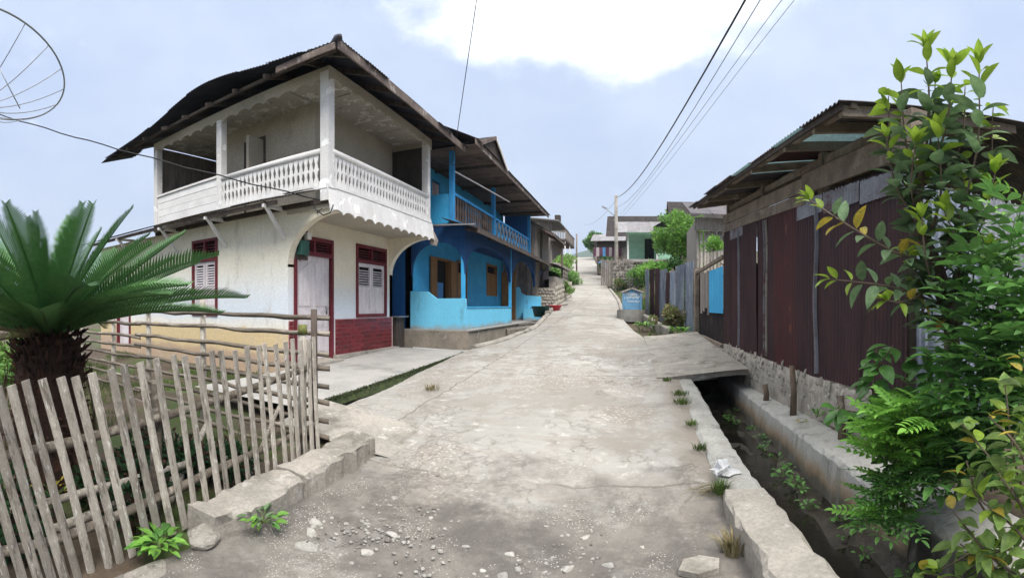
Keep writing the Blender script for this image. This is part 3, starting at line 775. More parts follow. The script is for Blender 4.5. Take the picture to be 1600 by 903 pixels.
# lower walls
mb = MB(); T = .15
def wall_x(mb, y, x0, x1, z0, z1, holes, t=T, sgn=1):
    """wall along X at plane y (outer face), thickness towards sgn*Y, holes (a,b,c,d)"""
    wall_generic(mb, lambda u, z: (u, y, z), x0, x1, z0, z1, holes, (0, sgn * t, 0))
def wall_y(mb, x, y0, y1, z0, z1, holes, t=T, sgn=-1):
    wall_generic(mb, lambda u, z: (x, u, z), y0, y1, z0, z1, holes, (sgn * t, 0, 0))
def wall_generic(mb, fn, a0, a1, z0, z1, holes, t):
    us = sorted(set([a0, a1] + [h for q in holes for h in q[:2]])); zs = sorted(set([z0, z1] + [h for q in holes for h in q[2:]]))
    for i in range(len(us) - 1):
        for j in range(len(zs) - 1):
            cu, cz = (us[i] + us[i + 1]) / 2, (zs[j] + zs[j + 1]) / 2
            if any(q[0] < cu < q[1] and q[2] < cz < q[3] for q in holes): continue
            p = [Vector(fn(us[i], zs[j])), Vector(fn(us[i + 1], zs[j])), Vector(fn(us[i + 1], zs[j + 1])), Vector(fn(us[i], zs[j + 1]))]
            q = [x + Vector(t) for x in p]
            mb.add(p, [(0, 1, 2, 3)]); mb.add(q, [(3, 2, 1, 0)])
            o = len(mb.v) - 8
            for k in range(4):      # reveals only on hole or outer borders
                k2 = (k + 1) % 4
                mid = [((us[i] + us[i + 1]) / 2, zs[j] - 1e-3), (us[i + 1] + 1e-3, (zs[j] + zs[j + 1]) / 2), ((us[i] + us[i + 1]) / 2, zs[j + 1] + 1e-3), (us[i] - 1e-3, (zs[j] + zs[j + 1]) / 2)][k]
                inside = a0 < mid[0] < a1 and z0 < mid[1] < z1 and not any(h[0] < mid[0] < h[1] and h[2] < mid[1] < h[3] for h in holes)
                if not inside: mb.f.append((o + k, o + 4 + k, o + 4 + k2, o + k2))
    return mb
DOOR = (6.62, 7.83, .52, 2.86); WIN = (8.68, 10.0, 1.30, 2.90); SWIN = (-8.46, -7.6, 1.34, 2.98); SDOOR = (-11.95, -11.2, .45, 2.6)
wall_x(MB(), 0, 0, 1, 0, 1, [])
m_ = MB(); wall_x(m_, SY, -13.0, FXW, .05, 3.28, [SWIN, SDOOR]); wl = m_.build('side_wall', 'house_wash', wh)
m_ = MB(); wall_y(m_, FXW, SY + T, EY, .05, 3.28, [DOOR, WIN]); fw = m_.build('front_wall', 'house_front', wh)
m_ = MB(); wall_x(m_, EY, -13.0, FXW, .05, 3.28, [], sgn=-1); m_.build('end_wall', 'house_front', wh)
m_ = MB(); wall_y(m_, -13.0, SY + T, EY - T, .05, 3.28, [], sgn=1); m_.build('back_wall', 'house_front', wh)
# quarter-arch fins that carry the balcony
for y0, nm in ((SY, 0), (EY - .16, 1)):
    poly = [(FXW, 3.26), (FXW, 2.25)]
    for i in range(13):
        a = math.pi / 2 * i / 12
        poly.append((BX0 + .06 - (BX0 + .06 - FXW) * math.cos(a), 2.30 + .82 * math.sin(a)))
    poly += [(BX0 + .06, 3.26)]
    MB().prism(list(reversed(poly)), lambda u, v: (u, y0, v), (0, .16, 0)).build('arch_fin', 'house_front', wh)
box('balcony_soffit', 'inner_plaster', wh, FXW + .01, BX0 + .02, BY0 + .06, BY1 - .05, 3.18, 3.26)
# house base ledge
box('base_ledge', 'concrete', wh, FXW + .002, FXW + .16, 7.80, EY + .06, .30, .56)
box('door_step', 'concrete', wh, FXW + .002, FXW + .30, 6.5, 7.79, .28, .50)
# red tile wainscot, every tile its own piece
mb = MB(); mb.box(FXW + .001, FXW + .012, 7.90, EY - .01, .56, 1.285)
pan = mb.build('tile_backing', 'grout', wh)
tm = MB().box(0, .010, -.119, .119, -.040, .040)
tile = tm.mesh('tile', 'tile_red'); half = MB().box(0, .010, -.055, .055, -.040, .040).mesh('tile', 'tile_red')
for r in range(8):
    z = .603 + r * .0895
    y = 7.905 + (.125 if r % 2 == 0 else .0)
    if r % 2:
        link('tile', half, pan, (FXW + .012, 7.962, z))
        y = 8.022
    else: y = 7.905
    k = 0
    while y + .245 <= EY + .02:
        yc = y + .1225
        if yc + .119 > EY - .01:
            break
        link('tile', tile, pan, (FXW + .012 + R(0, .002), yc, z)); y += .247
    if y + .11 < EY - .005:
        link('tile', half, pan, (FXW + .012, y + .058, z))
# left of the door: short tiled bit
pan2 = box('tile_backing', 'grout', wh, FXW + .001, FXW + .010, SY + .01, 6.60, .56, 1.285)
for r in range(8):
    link('tile', half, pan2, (FXW + .010, 6.54, .603 + r * .0895))
# door
def frame_y(parent, x, a, b, z0, z1, w, d, mat, bottom=False):
    mb = MB()
    mb.box(x - d, x + .03, a, a + w, z0, z1); mb.box(x - d, x + .03, b - w, b, z0, z1)
    mb.box(x - d, x + .029, a + w, b - w, z1 - w, z1)
    if bottom: mb.box(x - d, x + .029, a + w, b - w, z0, z0 + w)
    return mb.build('frame', mat, parent)
def frame_x(parent, y, a, b, z0, z1, w, d, mat, bottom=False):
    mb = MB()
    mb.box(a, a + w, y - .03, y + d, z0, z1); mb.box(b - w, b, y - .03, y + d, z0, z1)
    mb.box(a + w, b - w, y - .029, y + d, z1 - w, z1)
    if bottom: mb.box(a + w, b - w, y - .029, y + d, z0, z0 + w)
    return mb.build('frame', mat, parent)
dr = box('door', 'door_white', wh, FXW - .07, FXW - .03, 6.71, 7.74, .53, 2.50)
frame_y(dr, FXW, DOOR[0], DOOR[1], .52, 2.86, .075, .10, 'maroon')
box('transom_bar', 'maroon', dr, FXW - .09, FXW + .028, 6.697, 7.753, 2.50, 2.58)
box('transom_mullion', 'maroon', dr, FXW - .08, FXW + .02, 7.19, 7.25, 2.58, 2.785)
for i in range(4):
    box('louvre', 'maroon', dr, FXW - .06, FXW - .01, 6.70, 7.75, 2.60 + i * .05, 2.614 + i * .05)
box('dark_backing', 'black_hole', dr, FXW - .14, FXW - .12, 6.66, 7.80, .54, 2.84)
for a, b, c, d in ((6.78, 7.16, .62, 1.05), (7.28, 7.66, .62, 1.05), (6.78, 7.16, 1.14, 1.46), (7.28, 7.66, 1.14, 1.46)):
    mb = MB(); mb.box(FXW - .03, FXW - .018, a, b, c, d); mb.box(FXW - .018, FXW - .010, a + .05, b - .05, c + .05, d - .05); mb.build('panel', 'door_white', dr)
mb = MB()   # arched upper panels
for s in (0, 1):
    a, b = (6.78, 7.16) if s == 0 else (7.28, 7.66)
    pts = [(a, 1.55), (b, 1.55)] + ([(b, 2.38), (b - .12, 2.34), (a + .1, 2.22), (a, 2.1)] if s == 0 else [(b, 2.1), (b - .1, 2.22), (a + .12, 2.34), (a, 2.38)])
    MB().prism(pts, lambda u, v: (FXW - .03, u, v), (.014, 0, 0)).build('panel', 'door_white', dr)
hd = box('handle_plate', 'steel', dr, FXW - .03, FXW - .018, 7.63, 7.67, 1.38, 1.60)
tube('handle', 'steel', dr, [(FXW - .02, 7.65, 1.5), (FXW + .03, 7.65, 1.5), (FXW + .035, 7.54, 1.5)], .011)
# window with shutters
wn = frame_y(wh, FXW, WIN[0], WIN[1], WIN[2], WIN[3], .07, .10, 'maroon', True); wn.name = 'window'
box('dark_backing', 'black_hole', wn, FXW - .14, FXW - .12, 8.70, 9.98, 1.32, 2.88)
box('transom_bar', 'maroon', wn, FXW - .08, FXW + .027, 8.75, 9.93, 2.50, 2.57)
box('transom_mullion', 'maroon', wn, FXW - .07, FXW + .02, 9.31, 9.37, 2.57, 2.83)
for i in range(4):
    box('louvre', 'maroon', wn, FXW - .06, FXW - .012, 8.752, 9.928, 2.60 + i * .055, 2.614 + i * .055)
def shutter_y(parent, x, a, b, z0, z1, mat, zl):
    s_ = MB(); w = .07
    s_.box(x, x + .035, a, a + w, z0, z1); s_.box(x, x + .035, b - w, b, z0, z1)
    for c, d in ((z0, z0 + .09), (zl - .05, zl + .03), (z1 - .08, z1)): s_.box(x, x + .033, a + w, b - w, c, d)
    s_.box(x + .004, x + .018, a + w, b - w, z0 + .09, zl - .05)
    sh = s_.build('shutter', mat, parent)
    k = int((z1 - .08 - zl - .03) / .055)
    for i in range(k):
        z = zl + .045 + i * .055
        MB().hexa([(x + .004, a + w, z + .02), (x + .004, b - w, z + .02), (x + .010, b - w, z + .022), (x + .010, a + w, z + .022), (x + .028, a + w, z - .008), (x + .028, b - w, z - .008), (x + .034, b - w, z - .004), (x + .034, a + w, z - .004)]).build('slat', mat, parent)
    return sh
shutter_y(wn, FXW - .045, 8.755, 9.335, 1.372, 2.495, 'door_white', 1.95)
shutter_y(wn, FXW - .045, 9.345, 9.925, 1.372, 2.495, 'door_white', 1.95)
# side window
sw = frame_x(wh, SY, SWIN[0], SWIN[1], SWIN[2], SWIN[3], .06, .10, 'maroon', True); sw.name = 'window'
box('dark_backing', 'black_hole', sw, SWIN[0] + .02, SWIN[1] - .02, SY + .12, SY + .14, SWIN[2] + .02, SWIN[3] - .02)
box('transom_bar', 'maroon', sw, SWIN[0] + .06, SWIN[1] - .06, SY - .028, SY + .08, 2.50, 2.56)
box('transom_mullion', 'maroon', sw, -8.06, -8.0, SY - .02, SY + .07, 2.56, 2.92)
for i in range(5):
    box('louvre', 'maroon', sw, SWIN[0] + .062, SWIN[1] - .062, SY + .01, SY + .06, 2.60 + i * .06, 2.614 + i * .06)
for a, b in ((-8.395, -8.04), (-8.02, -7.665)):
    s_ = MB(); z0, z1 = 1.41, 2.495
    s_.box(a, a + .06, SY + .01, SY + .045, z0, z1); s_.box(b - .06, b, SY + .01, SY + .045, z0, z1)
    for c, d in ((z0, z0 + .09), (1.9, 1.97), (z1 - .07, z1)): s_.box(a + .06, b - .06, SY + .012, SY + .045, c, d)
    s_.box(a + .06, b - .06, SY + .025, SY + .04, z0 + .09, 1.9); s_.build('shutter', 'door_white', sw)
    for i in range(8):
        z = 1.99 + i * .053
        MB().hexa([(a + .06, SY + .012, z - .008), (b - .06, SY + .012, z - .008), (b - .06, SY + .018, z - .004), (a + .06, SY + .018, z - .004), (a + .06, SY + .035, z + .02), (b - .06, SY + .035, z + .02), (b - .06, SY + .041, z + .024), (a + .06, SY + .041, z + .024)]).build('slat', 'door_white', sw)
sd = box('door', 'door_white', wh, SDOOR[0] + .06, SDOOR[1] - .06, SY + .05, SY + .09, .46, 2.54)
frame_x(sd, SY, SDOOR[0], SDOOR[1], .45, 2.6, .06, .1, 'maroon')
# balcony floor, skirts with scalloped lower edge
box('balcony_floor', 'dark_plank', wh, -9.85, BX0 - .01, BY0 + .01, BY1 - .01, 3.262, 3.34)
def scallop(u0, u1, zt, zb, step=.34, dep=.045, n=7):
    k = max(1, round((u1 - u0) / step)); pts = []
    for i in range(k * n + 1):
        t = i / (k * n)
        ph = (i % n) / n
        pts.append((u0 + (u1 - u0) * t, zb + dep * abs(math.sin(math.pi * t * k)) - (.02 if i % n == 0 else 0)))
    return pts
pts = scallop(BY0 - .04, BY1 + .10, 3.5, 3.10)
MB().strip([(BX0 + .02, u, 3.52) for u, z in pts], [(BX0 + .10, u, z) for u, z in pts], (-.025, 0, 0)).build('balcony_skirt', 'peeling_white', wh)
box('skirt_band', 'white_paint', wh, BX0 - .02, BX0 + .035, BY0 - .03, BY1 + .03, 3.52, 3.575)
# end bracket on the far corner
MB().prism([(0, 3.5), (0, 3.02), (.16, 2.98), (.2, 3.1)], lambda u, v: (BX0 + u - .02, BY1 + .06, v), (0, .04, 0)).build('skirt_end', 'grey_plank', wh)
for (x, y, s_) in ((BX0 - .06, BY0 + .06, .17), (-7.43, BY0 + .06, .15), (-9.80, BY0 + .06, .15), (BX0 - .06, BY1 - .08, .15)):
    mb = MB(); mb.box(x - s_ / 2, x + s_ / 2, y - s_ / 2, y + s_ / 2, 3.3 if x > -5 else 3.34, ZC - .02)
    if x > -5: mb.box(x - s_ / 2 - .012, x + s_ / 2 + .012, y - s_ / 2 - .012, y + s_ / 2 + .012, 3.5, 3.62)
    mb.build('post', 'peeling_white', wh)
def baluster_mesh():
    prof = [(0, .058), (.05, .060), (.10, .045), (.17, .022), (.24, .036), (.28, .064), (.32, .036), (.39, .022), (.46, .045), (.505, .060), (.55, .058)]
    poly = [(-w, z) for z, w in prof] + [(w, z) for z, w in reversed(prof)]
    mb = MB(); n = len(prof)
    vs = []; t = .012
    for z, w in prof:
        vs += [(-t, -w, z), (-t, w, z), (t, w, z), (t, -w, z)]
    fs = []
    for i in range(n - 1):
        for k in range(4):
            k2 = (k + 1) % 4
            fs.append((i * 4 + k, i * 4 + k2, (i + 1) * 4 + k2, (i + 1) * 4 + k))
    return mb.add(vs, fs).mesh('baluster', 'white_paint')
bal = baluster_mesh()
rail = tube('handrail', 'white_paint', wh, [(BX0 - .02, BY0 + .1, 4.13), (BX0 - .02, BY1 - .1, 4.13)], .055, 10)
y = BY0 + .24
while y < BY1 - .2:
    link('baluster', bal, wh, (BX0 - .02, y, 3.575 - .04 + .03), None, (1, .94, .97)); y += .120
rail2 = tube('handrail', 'white_paint', wh, [(BX0 - .15, BY0 + .02, 4.13), (-7.36, BY0 + .02, 4.13)], .055, 10)
x = BX0 - .26
while x > -7.33:
    link('baluster', bal, wh, (x, BY0 + .02, 3.56), (0, 0, math.pi / 2), (1, .88, .97)); x -= .112
box('bottom_rail', 'white_paint', wh, -7.36, BX0 - .13, BY0 - .01, BY0 + .05, 3.50, 3.565)
for i in range(5):
    box('board', 'white_paint', wh, -9.74, -7.50, BY0 + .01 + R(0, .008), BY0 + .04, 3.38 + i * .158, 3.38 + i * .158 + .152)
box('board_cap', 'white_paint', wh, -9.75, -7.48, BY0 - .02, BY0 + .07, 4.172, 4.215)
# upper walls
UY = 7.25
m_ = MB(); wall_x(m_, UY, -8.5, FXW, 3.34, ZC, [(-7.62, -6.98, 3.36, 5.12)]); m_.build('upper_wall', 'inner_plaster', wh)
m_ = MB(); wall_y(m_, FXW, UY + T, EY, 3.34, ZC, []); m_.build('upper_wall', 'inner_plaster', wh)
box('door_recess', 'black_hole', wh, -7.66, -6.94, UY + .16, UY + .19, 3.35, 5.14)
for i in range(6): box('end_screen_plank', 'dark_interior', wh, FXW + .02 + i * .138, FXW + .02 + i * .138 + .134, BY1 - .12, BY1 - .09, 3.35, 5.30)
mb = MB(); mb.box(-7.62, -7.56, UY - .02, UY + .08, 3.34, 5.12); mb.box(-7.04, -6.98, UY - .02, UY + .08, 3.34, 5.12); mb.box(-7.56, -7.04, UY - .02, UY + .08, 5.06, 5.12); mb.build('door_frame', 'dark_plank', wh)
MB().box(-7.10, -7.03, UY - .45, UY - .02, 3.36, 5.04).build('open_door_leaf', 'inner_plaster', wh)
box('wall_pilaster', 'inner_plaster', wh, FXW - .14, FXW + .03, UY - .03, UY + .14, 3.341, ZC - .002)
m_ = MB(); wall_y(m_, -8.5, UY + T, 9.2, 3.34, ZC, [], .1, 1); m_.build('upper_wall', 'inner_plaster', wh)
for i in range(9):
    box('plank', 'dark_plank', wh, -9.90 + i * .16, -9.90 + i * .16 + .155, 8.6, 8.63, 3.34, ZC - .01)
for i in range(13):
    box('plank', 'grey_plank', wh, -9.92, -9.895, 6.52 + i * .16, 6.52 + i * .16 + .155, 3.34, ZC - .01)
# ceiling panels with dark joints
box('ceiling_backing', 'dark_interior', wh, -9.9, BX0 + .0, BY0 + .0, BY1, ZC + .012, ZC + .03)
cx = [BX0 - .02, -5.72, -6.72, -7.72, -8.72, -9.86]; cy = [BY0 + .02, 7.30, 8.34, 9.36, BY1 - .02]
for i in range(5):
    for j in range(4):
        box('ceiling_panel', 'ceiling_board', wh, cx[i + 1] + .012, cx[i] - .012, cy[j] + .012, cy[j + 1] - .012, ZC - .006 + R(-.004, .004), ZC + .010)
# scalloped trim under the eaves
pts = scallop(-9.86, BX0 + .02, 5.5, 5.24, .36, .05)
MB().strip([(u, BY0 - .02, 5.50) for u, z in pts], [(u, BY0 - .02, z + .04) for u, z in pts], (0, .025, 0)).build('eave_trim', 'inner_plaster', wh)
pts = scallop(BY0 - .02, BY1 + .02, 5.5, 5.24, .36, .05)
MB().strip([(BX0 + .04, u, 5.50) for u, z in pts], [(BX0 + .04, u, z + .04) for u, z in pts], (-.025, 0, 0)).build('eave_trim', 'inner_plaster', wh)
pts = scallop(FXW, BX0, 5.5, 5.10, .36, .05)
MB().strip([(u, BY1 - .06, 5.46) for u, z in pts], [(u, BY1 - .06, z + .08) for u, z in pts], (0, .02, 0)).build('eave_trim', 'inner_plaster', wh)
# hip roof of corrugated sheets
EX, EYY, ZE, SL = -4.08, 5.80, 5.50, .36
rf = thing('roof', (0, 0, 0), None, None); rf.parent = wh; rf.matrix_parent_inverse = Matrix.Translation(-WP['white_house']); WP['roof'] = Vector((0, 0, 0))
def hip_sheet(side, s0, s1, seed):
    rs_ = random.Random(seed); mb = MB(); k = max(6, int((s1 - s0) / .0127)); amp = .011
    low = rs_.uniform(-.05, .05); rowA = []; rowB = []
    for i in range(k + 1):
        s_ = s0 + (s1 - s0) * i / k
        tmax = min(s_ + .02, 2.6); hump = .34 * math.exp(-((s_ - 3.3) / 1.7) ** 2) if side == 0 else 0
        w = amp * math.sin(2 * math.pi * s_ / .076)
        jag = low
        for row, t in ((rowA, jag), (rowB, max(tmax, jag + .01))):
            z = ZE + SL * t + w + .003 * (seed % 3) + hump * max(0, 1 - t / 2.6)
            row.append((EX - s_, EYY + t, z) if side == 0 else (EX - t, EYY + s_, z))
    return mb.grid([rowA, rowB]).build('roof_sheet', 'navy_sheet', rf)
s_ = 0.0; i = 0
while s_ < 7.2:
    e = min(s_ + .74, 7.35); hip_sheet(0, max(0, s_ - .02), e, i); s_ = e; i += 1
s_ = 0.0
while s_ < 5.2:
    e = min(s_ + .74, 5.45); hip_sheet(1, max(0, s_ - .02), e, i + 40); s_ = e; i += 1
# upper part of the roof (closes the hip)
MB().add([(EX - 2.5, EYY + 2.5, ZE + SL * 2.5 + .02), (EX - 7.3, EYY + 2.5, ZE + SL * 2.5 + .02), (EX - 7.3, 11.4, ZE + .4), (EX - 2.5, 11.4, ZE + SL * 2.5)], [(0, 1, 2, 3)]).build('roof_top', 'navy_sheet', rf)
tube('ridge_cap', 'navy_sheet', rf, [(EX + .05, EYY - .05, ZE + .0), (EX - .10, EYY + .10, ZE + .07), (EX - 2.5, EYY + 2.5, ZE + SL * 2.5 + .03)], [.03, .075, .075], 8)
beam('fascia_board', 'old_fascia', rf, (EX - .03, EYY + .02, ZE - .06), (EX - .03, 11.2, ZE - .06), .03, .15)
beam('fascia_board', 'old_fascia', rf, (EX - .1, EYY + .04, ZE - .05), (EX - 1.3, EYY + .04, ZE - .05), .03, .10)
for i in range(7):
    y = 6.2 + i * .75
    beam('rafter', 'dark_plank', rf, (EX - .05, y, ZE - .05), (EX - .9, y, ZE - .05 + .3), .05, .09)
for i in range(9):
    x = -4.9 - i * .78
    beam('rafter', 'dark_plank', rf, (x, EYY + .06, ZE - .05), (x + R(-.2, .2), EYY + .9, ZE + .24), .05, .08)
beam('purlin', 'dark_plank', rf, (-4.3, 6.05, ZE + .02), (-11.3, 6.05, ZE + .02), .05, .05)
# ragged sheet end beyond the corner post
MB().corr((-10.95, 5.72, ZE - .06), (-.96, .02, -.10), .62, (0, 1, .3), 1.0, (0, -.3, 1), rag=.05, seed=4).build('loose_sheet', 'navy_sheet', rf)
# awning along the side wall
aw = thing('awning', (0, 0, 0), None, None); aw.parent = wh; aw.matrix_parent_inverse = Matrix.Translation(-WP['white_house']); WP['awning'] = Vector((0, 0, 0))
x = -4.95; i = 0
while x > -12.9:
    MB().corr((x, 5.86 + R(-.02, .02), 3.36 + .003 * (i % 2)), (-1, 0, 0), .80, (0, .96, .28), .56 if x > -9.4 else 1.0, (0, -.28, .96), seed=i).build('awning_sheet', 'dark_roof', aw); x -= .78; i += 1
beam('awning_beam', 'old_fascia', aw, (-5.5, 5.98, 3.31), (-12.8, 5.98, 3.31), .05, .07)
for x in (-5.75, -7.35, -9.0, -11.0):
    beam('awning_bracket', 'white_paint', aw, (x, 5.98, 3.27), (x, SY, 2.75), .05, .06)
    beam('awning_arm', 'white_paint', aw, (x, 5.90, 3.28), (x, SY, 3.28), .05, .06)
MB().box(-5.35, -4.72, 5.95, 6.03, 3.42, 3.46).build('gutter_end', 'white_paint', aw)
# electricity meter and its wiring beside the door
mt = thing('electricity_meter', (FXW + .05, 6.75, 2.55), 'small dark green electricity meter box above the white door', 'meter')
box('case', 'meter_box', mt, FXW + .035, FXW + .14, 6.66, 6.90, 2.48, 2.74)
box('breaker', 'white_paint', mt, FXW + .035, FXW + .13, 6.86, 6.98, 2.78, 2.90)
box('back_board', 'dark_plank', mt, FXW + .031, FXW + .034, 6.62, 6.99, 2.40, 2.95)
tube('wire', 'cable', mt, [(FXW + .09, 6.78, 2.48), (FXW + .12, 6.76, 2.42), (FXW + .08, 6.70, 2.38), (FXW + .02, 6.62, 2.45)], .008, 5)
tube('wire', 'cable', mt, [(FXW + .09, 6.8, 2.74), (FXW + .15, 6.75, 3.0), (FXW + .45, 6.6, 3.1), (BX0 - .1, 6.32, 3.16)], .008, 5)
# ------------------------------------------------------------------ bamboo picket fence
pf = thing('picket_fence', (-2.62, 2, 0), 'leaning fence of weathered split bamboo pickets in front of the cycad', 'fence')
def slat_mesh(seed, w=.062, L=1.0):
    rs_ = random.Random(seed); rows = []; K = 40
    nodes = sorted(rs_.uniform(.1, .95) for _ in range(3)); bend = rs_.uniform(-.012, .012); tw = rs_.uniform(-.1, .1)
    for i in range(K + 1):
        t = i / K
        ww = w * (1 + .06 * noise.noise(Vector((t * 3, seed, 0))))
        bump = sum(.003 * math.exp(-((t - q) / .012) ** 2) for q in nodes)
        ring = []
        cxo = bend * math.sin(math.pi * t)
        top = rs_.uniform(-.012, .012) if i == K else 0
        for u, d in ((-.5, 0), (-.32, .006), (0, .008), (.32, .006), (.5, 0), (.32, -.006), (-.32, -.006)):
            ring.append((d + bump, u * ww + cxo + tw * .02 * t, t * L + top))
        rows.append(ring)
    mb = MB(); n = 7
    vs = [p for r in rows for p in r]; fs = []
    for i in range(K):
        for k in range(n):
            k2 = (k + 1) % n
            fs.append((i * n + k, i * n + k2, (i + 1) * n + k2, (i + 1) * n + k))
    fs.append(tuple(range(K * n, K * n + n)))
    return mb.add(vs, fs).mesh('picket', 'bamboo', False)
SL_ = [slat_mesh(i + 1) for i in range(8)]
tops = [-.28, -.17, -.06, .05, .16, .27, .38, .48, .56, .645] + [.724, .806, .919, 1.034, 1.12, 1.235, 1.356, 1.465, 1.585, 1.688, 1.805, 1.91, 2.035, 2.136, 2.259, 2.376, 2.48, 2.60, 2.70, 2.82, 2.91, 3.02, 3.12, 3.21, 3.32]
ZT = interp([(-.3, 1.12), (.7, 1.12), (1.7, 1.20), (3.3, 1.28)]); ZBs = interp([(-.5, -.12), (1.0, -.05), (2.2, .13), (3.4, .27)])
LEAN = interp([(-.5, .40), (.72, .34), (2.0, .2), (3.2, .08), (3.4, .05)])
for i, y in enumerate(tops):
    ln = LEAN(y) + R(-.010, .010); yb = y + ln; zb = ZBs(yb) - .04; zt = ZT(y) + R(-.014, .014)
    a = math.atan2(y - yb, zt - zb); Ls = math.hypot(y - yb, zt - zb)
    link('picket', SL_[(i * 3) % 8], pf, (-2.60 + R(-.01, .01), yb, zb), (-a, R(-.015, .02), R(-.06, .06)), (1, R(.80, .98), Ls))
mb = MB()
tube('rail', 'bamboo_dark', pf, [(-2.655, -.4, .58), (-2.65, 1.0, .72), (-2.66, 2.2, .86), (-2.65, 3.4, 1.02)], [.032, .034, .03, .03], 8)
tube('rail', 'bamboo_dark', pf, [(-2.655, -.4, .10), (-2.65, 1.0, .16), (-2.66, 2.2, .36), (-2.65, 3.4, .48)], [.03, .032, .03, .028], 8)
for y, h in ((.1, 1.0), (1.75, 1.05)):
    tube('post', 'bamboo_dark', pf, [(-2.72, y, -.2), (-2.715, y + .02, h)], [.045, .04], 8)
# corner post with mossy top
tube('post', 'bamboo', pf, [(-2.70, 3.27, .1), (-2.69, 3.26, 1.36)], [.04, .036], 9)
tube('mossy_cap', 'moss_cap', pf, [(-2.69, 3.26, 1.30), (-2.69, 3.26, 1.385)], [.044, .040], 9)
tube('post', 'dark_plank', pf, [(-2.74, 3.50, .1), (-2.75, 3.50, 1.52)], [.034, .030], 8)

# ------------------------------------------------------------------ split bamboo rail fence
bf = thing('rail_fence', (-5, 3.55, 0), 'fence of horizontal split bamboo rails along the white house yard', 'fence')
for x, zt in ((-4.48, 1.64), (-5.70, 1.55), (-6.75, 1.44), (-7.95, 1.40), (-9.3, 1.35)):
    tube('post', 'bamboo', bf, [(x, 3.58, -.1), (x + .01, 3.575, .8), (x - .01, 3.58, zt)], [.042, .038, .034], 8)
zs_ = [1.45, 1.29, 1.11, .965, .81, .66, .50, .34, .17]
for i, z in enumerate(zs_):
    segs = [(-2.60, -6.0), (-5.85, -9.6)]
    for a, b in segs:
        rows = []; K = 24; sd = i * 7 + int(-a)
        for k in range(K + 1):
            t = k / K; x = a + (b - a) * t
            zz = z + .035 * noise.noise(Vector((x * .8, sd, 0))) + .02 * noise.noise(Vector((x * 2.5, sd, 2))) - .04 * t * (a < -4) + .02 * t * (a > -4)
            yy = 3.53 + .02 * noise.noise(Vector((x * .9, sd, 5)))
            w = .024 + .005 * noise.noise(Vector((x * 4, sd, 9)))
            rows.append([(x, yy + .012, zz - w), (x, yy - .006, zz - w * .6), (x, yy - .016, zz), (x, yy - .006, zz + w * .6), (x, yy + .012, zz + w), (x, yy + .008, zz)])
        mb = MB(); n = 6; vs = [p for r in rows for p in r]; fs = []
        for q in range(K):
            for k in range(n):
                k2 = (k + 1) % n; fs.append((q * n + k, (q + 1) * n + k, (q + 1) * n + k2, q * n + k2))
        fs += [tuple(range(n)), tuple(reversed(range(K * n, K * n + n)))]
        mb.add(vs, fs).build('rail', 'bamboo_dark', bf, True)
# loose bamboo and a plank lying inside the fence
for k, (p, q, r_) in enumerate((((-2.9, 2.0, .12), (-3.9, 3.2, .35), .03), ((-2.85, 2.75, .10), (-3.0, 3.3, .62), .018), ((-3.0, 1.1, .05), (-3.3, 2.9, .16), .035), ((-3.2, .6, .1), (-3.05, 2.3, .3), .03))):
    tag(tube('bamboo_pole', 'bamboo', None, [p, ((p[0] + q[0]) / 2, (p[1] + q[1]) / 2, (p[2] + q[2]) / 2 + .02), q], r_, 7), ('loose bamboo pole lying behind the picket fence near the cycad', 'thin pale stick leaning behind the fence corner', 'thick bamboo pole lying on the yard soil behind the pickets', 'bamboo pole propped low behind the leftmost pickets')[k], 'pole')

# ------------------------------------------------------------------ cycad
cy_ = thing('cycad', (-3.85, 1.42, 0), 'large dark green cycad with stiff feathery fronds behind the picket fence', 'cycad')
cb = Vector((-3.85, 1.42, 0))
rows = []
mb = MB()
pts = []; rad = []
for i in range(14):
    t = i / 13
    pts.append((cb.x, cb.y, -.1 + 1.42 * t)); rad.append(.25 + .05 * math.sin(t * 9) * .3 + .06 * math.sin(math.pi * min(1, t * 1.05)) - (.10 if i == 13 else 0))
mb.tube(pts, rad, 18)
mb.v = [(x + .02 * noise.noise(Vector((x * 9, y * 9, z * 9))), y + .02 * noise.noise(Vector((x * 9, y * 9, z * 9 + 5))), z) for x, y, z in mb.v]
mb.build('trunk', 'cycad_trunk', cy_, True)
stub = MB().tube([(0, 0, 0), (.05, 0, .012), (.115, 0, .05)], [.022, .016, .007], 5).mesh('leaf_base', 'cycad_stub', True)
rsn = random.Random(21)
k = 0
for lvl in range(15):
    z = .30 + lvl * .072; nn = 26
    for j in range(nn):
        a = 2 * math.pi * (j + .5 * (lvl % 2)) / nn + rsn.uniform(-.08, .08)
        ca = a - math.atan2(-cb.y, -cb.x)
        if math.cos(ca) < -.25: continue
        rr = .24 + .03 * math.sin(lvl * .7)
        link('leaf_base', stub, cy_, (cb.x + rr * math.cos(a), cb.y + rr * math.sin(a), z), (rsn.uniform(-.3, .3), rsn.uniform(-.5, .4) - (.35 if lvl > 8 else -.2), a), rsn.uniform(.6, 1.15)); k += 1
